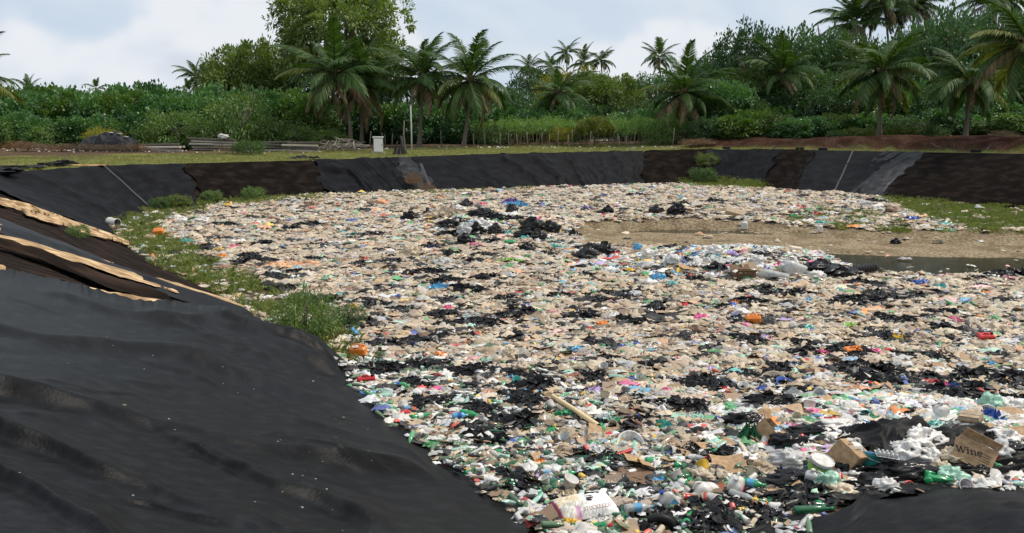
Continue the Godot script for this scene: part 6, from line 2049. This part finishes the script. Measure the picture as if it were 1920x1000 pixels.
	film_sheet(1855, 792, Vector3(0.22, 0.4, 0.2), 0, "deep blue bag before the two-faced carton", 59, "blue", 0.4, 0.3, 16)
	film_sheet(1355, 925, Vector3(0.34, 0.12, 0.3), 30, "rust-coloured tray under the black-capped jug", 60, "rust", 0.1, 0.5, 12)
	film_sheet(1245, 808, Vector3(0.22, 0.3, 0.14), 20, "teal cloth strip right of the tube's lower end", 61, "teal", 0.35, 0.6, 14)
	film_sheet(1140, 790, Vector3(0.24, 0.3, 0.2), 0, "green torn film beside the tube", 62, "mint", 0.3, 0.4, 14)
	film_sheet(1060, 786, Vector3(0.22, 0.3, 0.18), 0, "bright green film under the tube", 63, "green", 0.3, 0.4, 14)
	# ---- white and clear bags
	for q in [[1720, 842, 0.62, 0.3, 0.4, "white", "largest white bag under the tented sheet"], [1695, 862, 0.44, 0.26, 0.34, "white", "round white bag right of the blue bucket"], [1740, 868, 0.3, 0.2, 0.28, "white", "white bag between the round white one and wine carton"], [1782, 868, 0.36, 0.2, 0.3, "cream", "cream bag left of the wine carton"], [1868, 858, 0.34, 0.24, 0.34, "pale grey", "clear puffed bag right of the wine carton"], [1880, 832, 0.42, 0.22, 0.3, "white", "white pack-filled bag above the clear puffed one"], [1780, 905, 0.4, 0.2, 0.26, "mint", "pale green clear bag near the green bottles"], [1762, 888, 0.26, 0.16, 0.2, "cream", "cream bag above the pale green one"], [1570, 802, 0.52, 0.12, 0.3, "white", "flat white bag behind the black bags"], [1480, 872, 0.44, 0.2, 0.3, "pale grey", "clear bag behind the flat near bag"], [1548, 918, 0.3, 0.22, 0.24, "mint", "pale clear bag right of the frosted jug"], [1575, 932, 0.36, 0.16, 0.24, "cream", "cream bag on the near liner edge"], [1660, 928, 0.32, 0.2, 0.22, "white", "white bag under the red-lidded tub"], [1890, 768, 0.5, 0.2, 0.4, "white", "white bag at the right edge behind the tubs"], [1855, 770, 0.34, 0.26, 0.34, "mint", "pale green net bag behind the two-faced carton"], [1220, 485, 0.9, 0.5, 0.6, "white", "white puffed bag at the start of the white heap"], [1262, 496, 0.7, 0.5, 0.6, "pale grey", "clear bag in the white heap near its start"], [1340, 478, 0.8, 0.5, 0.6, "white", "white bag on the crest of the white heap"], [1420, 495, 0.7, 0.45, 0.5, "white", "white bag in the middle of the white heap"], [1530, 522, 0.8, 0.4, 0.6, "white", "white bag at the low end of the white heap"], [1235, 528, 0.7, 0.4, 0.5, "light blue", "light blue clear bag before the white heap"], [1195, 472, 0.5, 0.5, 0.4, "light blue", "light blue bag standing at the white heap's corner"], [900, 432, 0.9, 0.5, 0.6, "white", "white bag between the ridge bags"], [870, 442, 0.55, 0.5, 0.5, "pale grey", "grey clear bag between the ridge bags"], [770, 480, 0.6, 0.4, 0.5, "cream", "cream bag below the upright ridge bag"], [955, 672, 0.3, 0.24, 0.28, "cream", "cream round bag in the near field"], [975, 698, 0.36, 0.22, 0.3, "beige", "beige bag before the cream round one"], [1310, 900, 0.26, 0.16, 0.22, "beige", "beige clear bag behind the jugs"]]:
		var p := hit(q[0], q[1] + 3)
		loose("plastic_bag", wad(44, 30, 0.34, 0.28, 1200 + bi, 0.75, true), dye(q[5], 0.4), p, Basis(Vector3.UP, rng.randf() * 3.0).scaled(Vector3(q[2], q[3] * 1.6, q[4]) * (0.65 if q[1] < 540 and q[0] > 1100 else 1.0)), q[6], "plastic bag", "pale plastic bags among the rubbish")
		bi += 1
	add_mark(1340, 485, "the white heap's crest")
	# ---- plastic piece, inner tube, pipes, sticks
	var ring := thing("inner_tube", Vector3.ZERO, "black tyre inner tube arching out of the rubbish at the front", "inner tube")
	st = begin(true)
	var path := []
	var rad := []
	for i in 17:
		var an := PI * i / 16.0
		path.append(Vector3(cos(an) * 0.17, sin(an) * 0.15 - 0.03, 0.02 * sin(an * 2.0)))
		rad.append(0.045)
	tube(st, path, rad, 12)
	part("tube_wall", done(st), dye("black", 0.5), ring)
	st = begin(false)
	lathe(st, [Vector2(0.007, 0), Vector2(0.006, 0.03), Vector2(0.004, 0.034)], 8, Transform3D(Basis(), Vector3(0, 0.16, 0)))
	part("valve", done(st), mat("aluminium", Color(0.8, 0.8, 0.8), 0.3, 0.9), ring)
	set_at(ring, 1235, 996, 10, -14, 0, 0.02)
	add_mark(1235, 985, "the inner tube")
	# punnet
	var pun := thing("clear_punnet", Vector3.ZERO, "clear ribbed egg tray lying on the large torn bag", "egg tray")
	for j in 2:
		for i in 5:
			var cs := begin(true)
			lathe(cs, [Vector2(0.014, 0.03), Vector2(0.02, 0.0), Vector2(0.024, -0.012)], 10, Transform3D(Basis(), Vector3(-0.1 + i * 0.05, 0.02, -0.025 + j * 0.05)))
			part("cup", done(cs), dye("pale grey", 0.25), pun)
	plain("tray", Vector3(0.27, 0.004, 0.12), dye("pale grey", 0.25), pun, Vector3(0, 0.006, 0))
	set_at(pun, 1660, 893, -8, 16, -8, 0.26)
	# ribbed pipe by the water
	var rp := thing("ribbed_pipe", Vector3.ZERO, "black ribbed drain pipe by the water at the white heap's end", "pipe")
	st = begin(false)
	var prof := []
	for i in 28: prof.append(Vector2(0.12 if i % 2 else 0.10, i * 0.04))
	lathe(st, prof, 16, Transform3D(Basis(Vector3.BACK, PI / 2), Vector3(0.5, 0.12, 0)), false)
	part("pipe_wall", done(st), dye("charcoal", 0.5), rp)
	set_at(rp, 1612, 516, 8, 0, 6, 0.05)
	add_mark(1612, 514, "the ribbed pipe")
	var wp := thing("white_pipe", Vector3.ZERO, "short white pipe end at the foot of the smooth corner sheet", "pipe")
	st = begin(true)
	lathe(st, [Vector2(0.15, 0), Vector2(0.17, 0.0), Vector2(0.17, 0.45), Vector2(0.2, 0.46), Vector2(0.2, 0.55), Vector2(0.165, 0.55), Vector2(0.15, 0.1)], 20, Transform3D(Basis(Vector3.BACK, PI / 2), Vector3(0.3, 0.16, 0)), false)
	part("pipe_wall", done(st), dye("pale grey", 0.6), wp)
	set_at(wp, 212, 424, -30, 0, 0, 0.0)
	add_mark(210, 415, "the white pipe")
	for q in [[1395, 860, 1430, 880, 0.016, "dark green", "dark green hose piece by the torn cardboard"], [560, 598, 690, 640, 0.01, "cream", "thin pale cord lying along the foot of the slope"], [590, 644, 615, 640, 0.03, "yellow", "yellow stick at the foot of the slope"], [660, 622, 668, 634, 0.05, "light blue", "light blue rod lying in the grass"], [1150, 862, 1200, 852, 0.025, "red", "red plastic strip behind the oval mat"], [1090, 868, 1125, 850, 0.02, "pale grey", "pale grey rod before the tube"]]:
		var p0 := hit(q[0], q[1]) + Vector3(0, 0.06, 0)
		var p1 := hit(q[2], q[3]) + Vector3(0, 0.06, 0)
		st = begin(true)
		var pp := []
		var rr := []
		for i in 9:
			var t := i / 8.0
			var pt := p0.lerp(p1, t)
			pp.append(Vector3(pt.x, height(pt.x, pt.z) + 0.07, pt.z) - p0 + Vector3(0, 0, 0.04 * sin(t * 6.0)))
			rr.append(q[4])
		tube(st, pp, rr, 8)
		loose("rod", done(st), dye(q[5], 0.5), p0, Basis(), q[6], "rod")

# ---------------------------------------------------------------- the bank behind the pit
func build_bank() -> void:
	# pale cabinet
	var cp := spot(708, 57.5)
	var cab := thing("electrical_cabinet", cp, "pale grey box cabinet standing on the lawn behind the pit", "cabinet")
	var pale := mat("pale paint", lin(0.8, 0.79, 0.73), 0.6)
	plain("plinth", Vector3(1.15, 0.14, 0.8), mat("concrete", lin(0.35, 0.33, 0.3), 0.9), cab, Vector3(0, 0.05, 0))
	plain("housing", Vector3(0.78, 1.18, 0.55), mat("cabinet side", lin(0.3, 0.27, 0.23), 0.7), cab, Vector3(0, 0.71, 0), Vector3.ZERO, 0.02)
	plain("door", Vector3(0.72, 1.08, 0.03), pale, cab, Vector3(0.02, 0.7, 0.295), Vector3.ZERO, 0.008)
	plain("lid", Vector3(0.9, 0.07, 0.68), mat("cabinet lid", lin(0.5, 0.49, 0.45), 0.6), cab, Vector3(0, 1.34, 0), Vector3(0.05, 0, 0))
	plain("handle", Vector3(0.03, 0.14, 0.03), dye("charcoal", 0.5), cab, Vector3(0.3, 0.72, 0.325))
	for y in [0.35, 1.05]: plain("hinge", Vector3(0.04, 0.1, 0.03), dye("grey", 0.5), cab, Vector3(-0.35, y, 0.32))
	plain("brace", Vector3(0.06, 0.75, 0.06), dye("brown", 0.8), cab, Vector3(-0.58, 0.35, 0.1), Vector3(0, 0, -0.6))
	cab.rotation.y = 0.1
	cab.scale = Vector3.ONE * 0.85
	# white pole and weathered post
	var pole := thing("utility_pole", spot(771, 58.0), "slim white pole standing on the lawn behind the pit", "pole")
	var st := begin(true)
	tube(st, [Vector3(0, -0.3, 0), Vector3(0.0, 1.6, 0), Vector3(-0.02, 3.35, 0)], [0.055, 0.05, 0.045], 10)
	part("shaft", done(st), dye("pale grey", 0.6), pole)
	plain("cap_plate", Vector3(0.14, 0.04, 0.14), dye("grey", 0.6), pole, Vector3(-0.02, 3.37, 0))
	var post := spot(757, 55.5)
	st = begin(true)
	tube(st, [Vector3(0.12, -0.3, 0), Vector3(0.05, 0.5, 0), Vector3(-0.02, 1.3, 0.05), Vector3(0.03, 2.3, 0)], [0.07, 0.06, 0.05, 0.03], 8)
	loose("weathered_post", done(st), mat("grey stake", lin(0.4, 0.35, 0.28), 0.85), post, Basis(), "thin weathered post rising from the charred stump", "post")
	st = begin(true)
	for k in 16:
		var a := TAU * k / 16.0
		var r := 0.25 + rng.randf() * 0.35
		limb(st, Vector3(cos(a) * r, -0.1, sin(a) * r), Vector3(cos(a) * r * 0.4 + 0.05, 0.35 + rng.randf() * 1.0, sin(a) * r * 0.4), 0.12, 0.05, 0.15)
	loose("tree_stump", done(st), mat("charred wood", lin(0.035, 0.03, 0.027), 0.85), spot(748, 55.0), Basis(), "charred splintered stump on the pit rim", "stump")
	# black mound under tarpaulin
	var P := PackedVector3Array()
	for j in 26:
		for i in 40:
			var u := i / 39.0 * 2.0 - 1.0
			var v := j / 25.0 * 2.0 - 1.0
			var e := maxf(0.0, 1.0 - u * u) * maxf(0.0, 1.0 - v * v)
			P.append(Vector3(u * 2.3, 1.75 * pow(e, 0.45) * (0.85 + 0.35 * fine.get_noise_2d(u * 16.0 + 3.0, v * 12.0)) + 0.12 * absf(fine.get_noise_2d(u * 50.0, v * 50.0)) - 0.1, v * 1.5))
	var mound := thing("tarp_mound", spot(205, 61.0), "black tarp-covered mound behind dry weeds on the lawn", "mound")
	mound.scale = Vector3(0.92, 0.88, 0.9)
	part("tarpaulin", sheet_mesh(P, 40, 26), dye("black", 0.45), mound)
	for q in [[0.9, 1.42, 0.6], [1.4, 1.15, 0.7], [0.2, 1.5, 0.7]]:
		part("stone", wads_big[0], dye("grey", 0.9), mound).transform = Transform3D(Basis().scaled(Vector3(0.4, 0.2, 0.3)), Vector3(q[0], q[1] - 0.05, q[2] * 0.5))
	# plank piles, each plank a thing
	var grey := [mat("grey plank", lin(0.34, 0.3, 0.25), 0.85), mat("dark plank", lin(0.12, 0.1, 0.085), 0.85), mat("pale plank", lin(0.5, 0.42, 0.33), 0.85)]
	var piles := [["first plank pile", 303, 60.0, 3.2, [[0, 0.0, 2], [1, -0.5, 0], [0, 0.6, 0], [2, 0.1, 1], [1, 0.7, 2]]], ["second plank pile", 398, 62.0, 3.6, [[0, 0.0, 0], [1, 0.2, 2], [2, -0.1, 1], [3, 0.0, 0], [4, 0.1, 1], [2, 0.6, 0]]], ["third plank pile", 515, 61.0, 2.2, [[0, 0.0, 0], [1, 0.0, 1], [2, 0.1, 1], [3, -0.1, 1]]], ["fourth plank pile", 565, 60.0, 2.8, [[0, 0.0, 2], [1, 0.1, 1], [2, 0.2, 2], [3, -0.1, 1], [0, -0.6, 1]]]]
	for pl in piles:
		var base := spot(pl[1], pl[2])
		for q in pl[4]:
			st = begin(false)
			box(st, Vector3(pl[3] * rng.randf_range(0.8, 1.05), 0.13, 0.34), Transform3D(), 0.012)
			var level: int = q[0]
			loose("plank", done(st), grey[q[2]], base + Vector3(rng.randf_range(-0.25, 0.25), 0.1 + 0.2 * level, q[1] * 0.7), Basis(Vector3.UP, rng.randf_range(-0.06, 0.06)) * Basis(Vector3.BACK, rng.randf_range(-0.05, 0.03)), "%s plank %s in the %s" % [["grey", "dark", "pale"][q[2]], ["on the ground" if absf(q[1]) < 0.3 else "lying loose on the ground", "second from the ground", "third from the ground", "fourth from the ground", "topmost"][level] + (" at the front" if q[1] > 0.5 else (" at the back" if q[1] < -0.3 else "")), pl[0]], "plank", "planks in the %s" % pl[0])
	loose("white_bag", wad(12, 8, 0.5, 0.3, 77, 0.8), dye("white", 0.5), spot(418, 61.6) + Vector3(0.0, 0.95, 0), Basis().scaled(Vector3(0.9, 0.45, 0.5)), "small white bag lying on top of the second plank pile", "plastic bag")
	# heap of dead branches
	var heap := thing("brush_heap", spot(640, 60.5), "heap of dead branches at the broad palm's foot", "brush heap")
	var dead := mat("dead wood", lin(0.2, 0.17, 0.135), 0.9)
	for k in 70:
		st = begin(true)
		var a := rng.randf() * TAU
		var c := Vector3(rng.randf_range(-1.7, 1.3), rng.randf_range(0.1, 0.95), rng.randf_range(-0.7, 0.7))
		c.y *= 1.0 - absf(c.x) / 2.4
		var d := Vector3(cos(a), rng.randf_range(-0.35, 0.35), sin(a)) * rng.randf_range(0.4, 0.95)
		limb(st, c - d, c + d, 0.035, 0.015, 0.08)
		part("branch", done(st), dead if k % 3 else grey[0], heap)
	# stones and scraps on the lawn edge
	var bits := []
	var cols := []
	for k in 420:
		var px := rng.randf_range(-20, 1310)
		var p := spot(px, rng.randf_range(57.0, 64.5))
		if px > 640: p = spot(px, rng.randf_range(61.5, 65.0))
		var s := rng.randf_range(0.06, 0.24)
		bits.append(Transform3D(Basis(Vector3.UP, rng.randf() * 6.0).scaled(Vector3(s, s * 0.8, s)), p))
		cols.append(vary(pick([["white", 4], ["cream", 4], ["pale grey", 3], ["tan", 3], ["brown", 5], ["charcoal", 3]])))
	scatter("stone_litter", wads[0], vmat("litter paper", 0.75), bits, cols, "pale stones and scraps scattered along the lawn edge", "stones")
	# torn liner rolled up along the near rim
	for q in [[40, 318, 2.2, 0.7, "rolled black liner heap on the far corner rim"], [100, 313, 1.4, 0.8, "black crumpled liner lump in the middle of the corner rim"], [122, 310, 1.2, 0.9, "black crumpled liner lump at the end of the corner rim"], [5, 326, 1.8, 0.9, "black liner roll at the left edge of the corner rim"]]:
		var p := hit(q[0], q[1])
		loose("liner_roll", wad(24, 12, 0.6, 0.35, int(q[0]) + 5, 0.6), dye("black", 0.5), p, Basis(Vector3.UP, 0.4).scaled(Vector3(q[2], q[3] * 0.55, 0.6)), q[4], "liner roll", "liner rolls on the rim")
	for q in [[60, 316, 1.2, "tan backing scrap between the rolled liner lumps"], [160, 312, 1.5, "tan backing scrap lying flat along the corner rim"]]:
		film_sheet(q[0], q[1], Vector3(q[2], 0.25, 0.5), 0, q[3], int(q[0]), "peach", 0.2, 0.7, 10, "backing_scrap", "torn strip")
	film_sheet(568, 299, Vector3(1.4, 0.6, 0.6), 0, "dark bag lying on the rim over the soiled panel", 88, "charcoal", 0.3, 0.4, 14)
	# pegs and boards on the right rim
	for q in [[1362, 280, "first black block on the right rim"], [1500, 281, "second black block on the right rim"], [1543, 282, "third black block on the right rim"], [1830, 286, "black block at the right end of the rim"]]:
		st = begin(false)
		box(st, Vector3(0.55, 0.16, 0.25), Transform3D(Basis(), Vector3(0, 0.1, 0)), 0.03)
		loose("anchor_block", done(st), dye("black", 0.6), hit(q[0], q[1]), Basis(Vector3.UP, -0.3), q[2], "block", "blocks on the right rim")
	for k in 9:
		var px: float = [1548, 1585, 1592, 1600, 1625, 1700, 1765, 1790, 1850][k]
		st = begin(true)
		var a := rng.randf() * TAU
		limb(st, Vector3(0, -0.05, 0), Vector3(cos(a) * 0.7, 0.25 + (0.5 if k == 0 else 0.0), sin(a) * 0.4), 0.03, 0.012, 0.1)
		loose("dry_branch", done(st), dead, hit(px, 275.0 + (k % 3) * 3.0), Basis(), "%s dry branch on the red soil, %s" % [["upright", "pale", "crooked", "short", "thin", "dark", "bent", "forked", "last"][k], "near the third black block" if k < 5 else ("below the spreading palm" if k < 6 else ("below the stout palm" if k < 8 else "towards the right edge"))], "branch", "dry branches on the red soil")

func _ready() -> void:
	build_air()
	prepare()
	build_ground()
	build_liners()
	build_plants()
	make_shapes()
	build_litter()
	build_bank()
	build_heroes()
	singles()
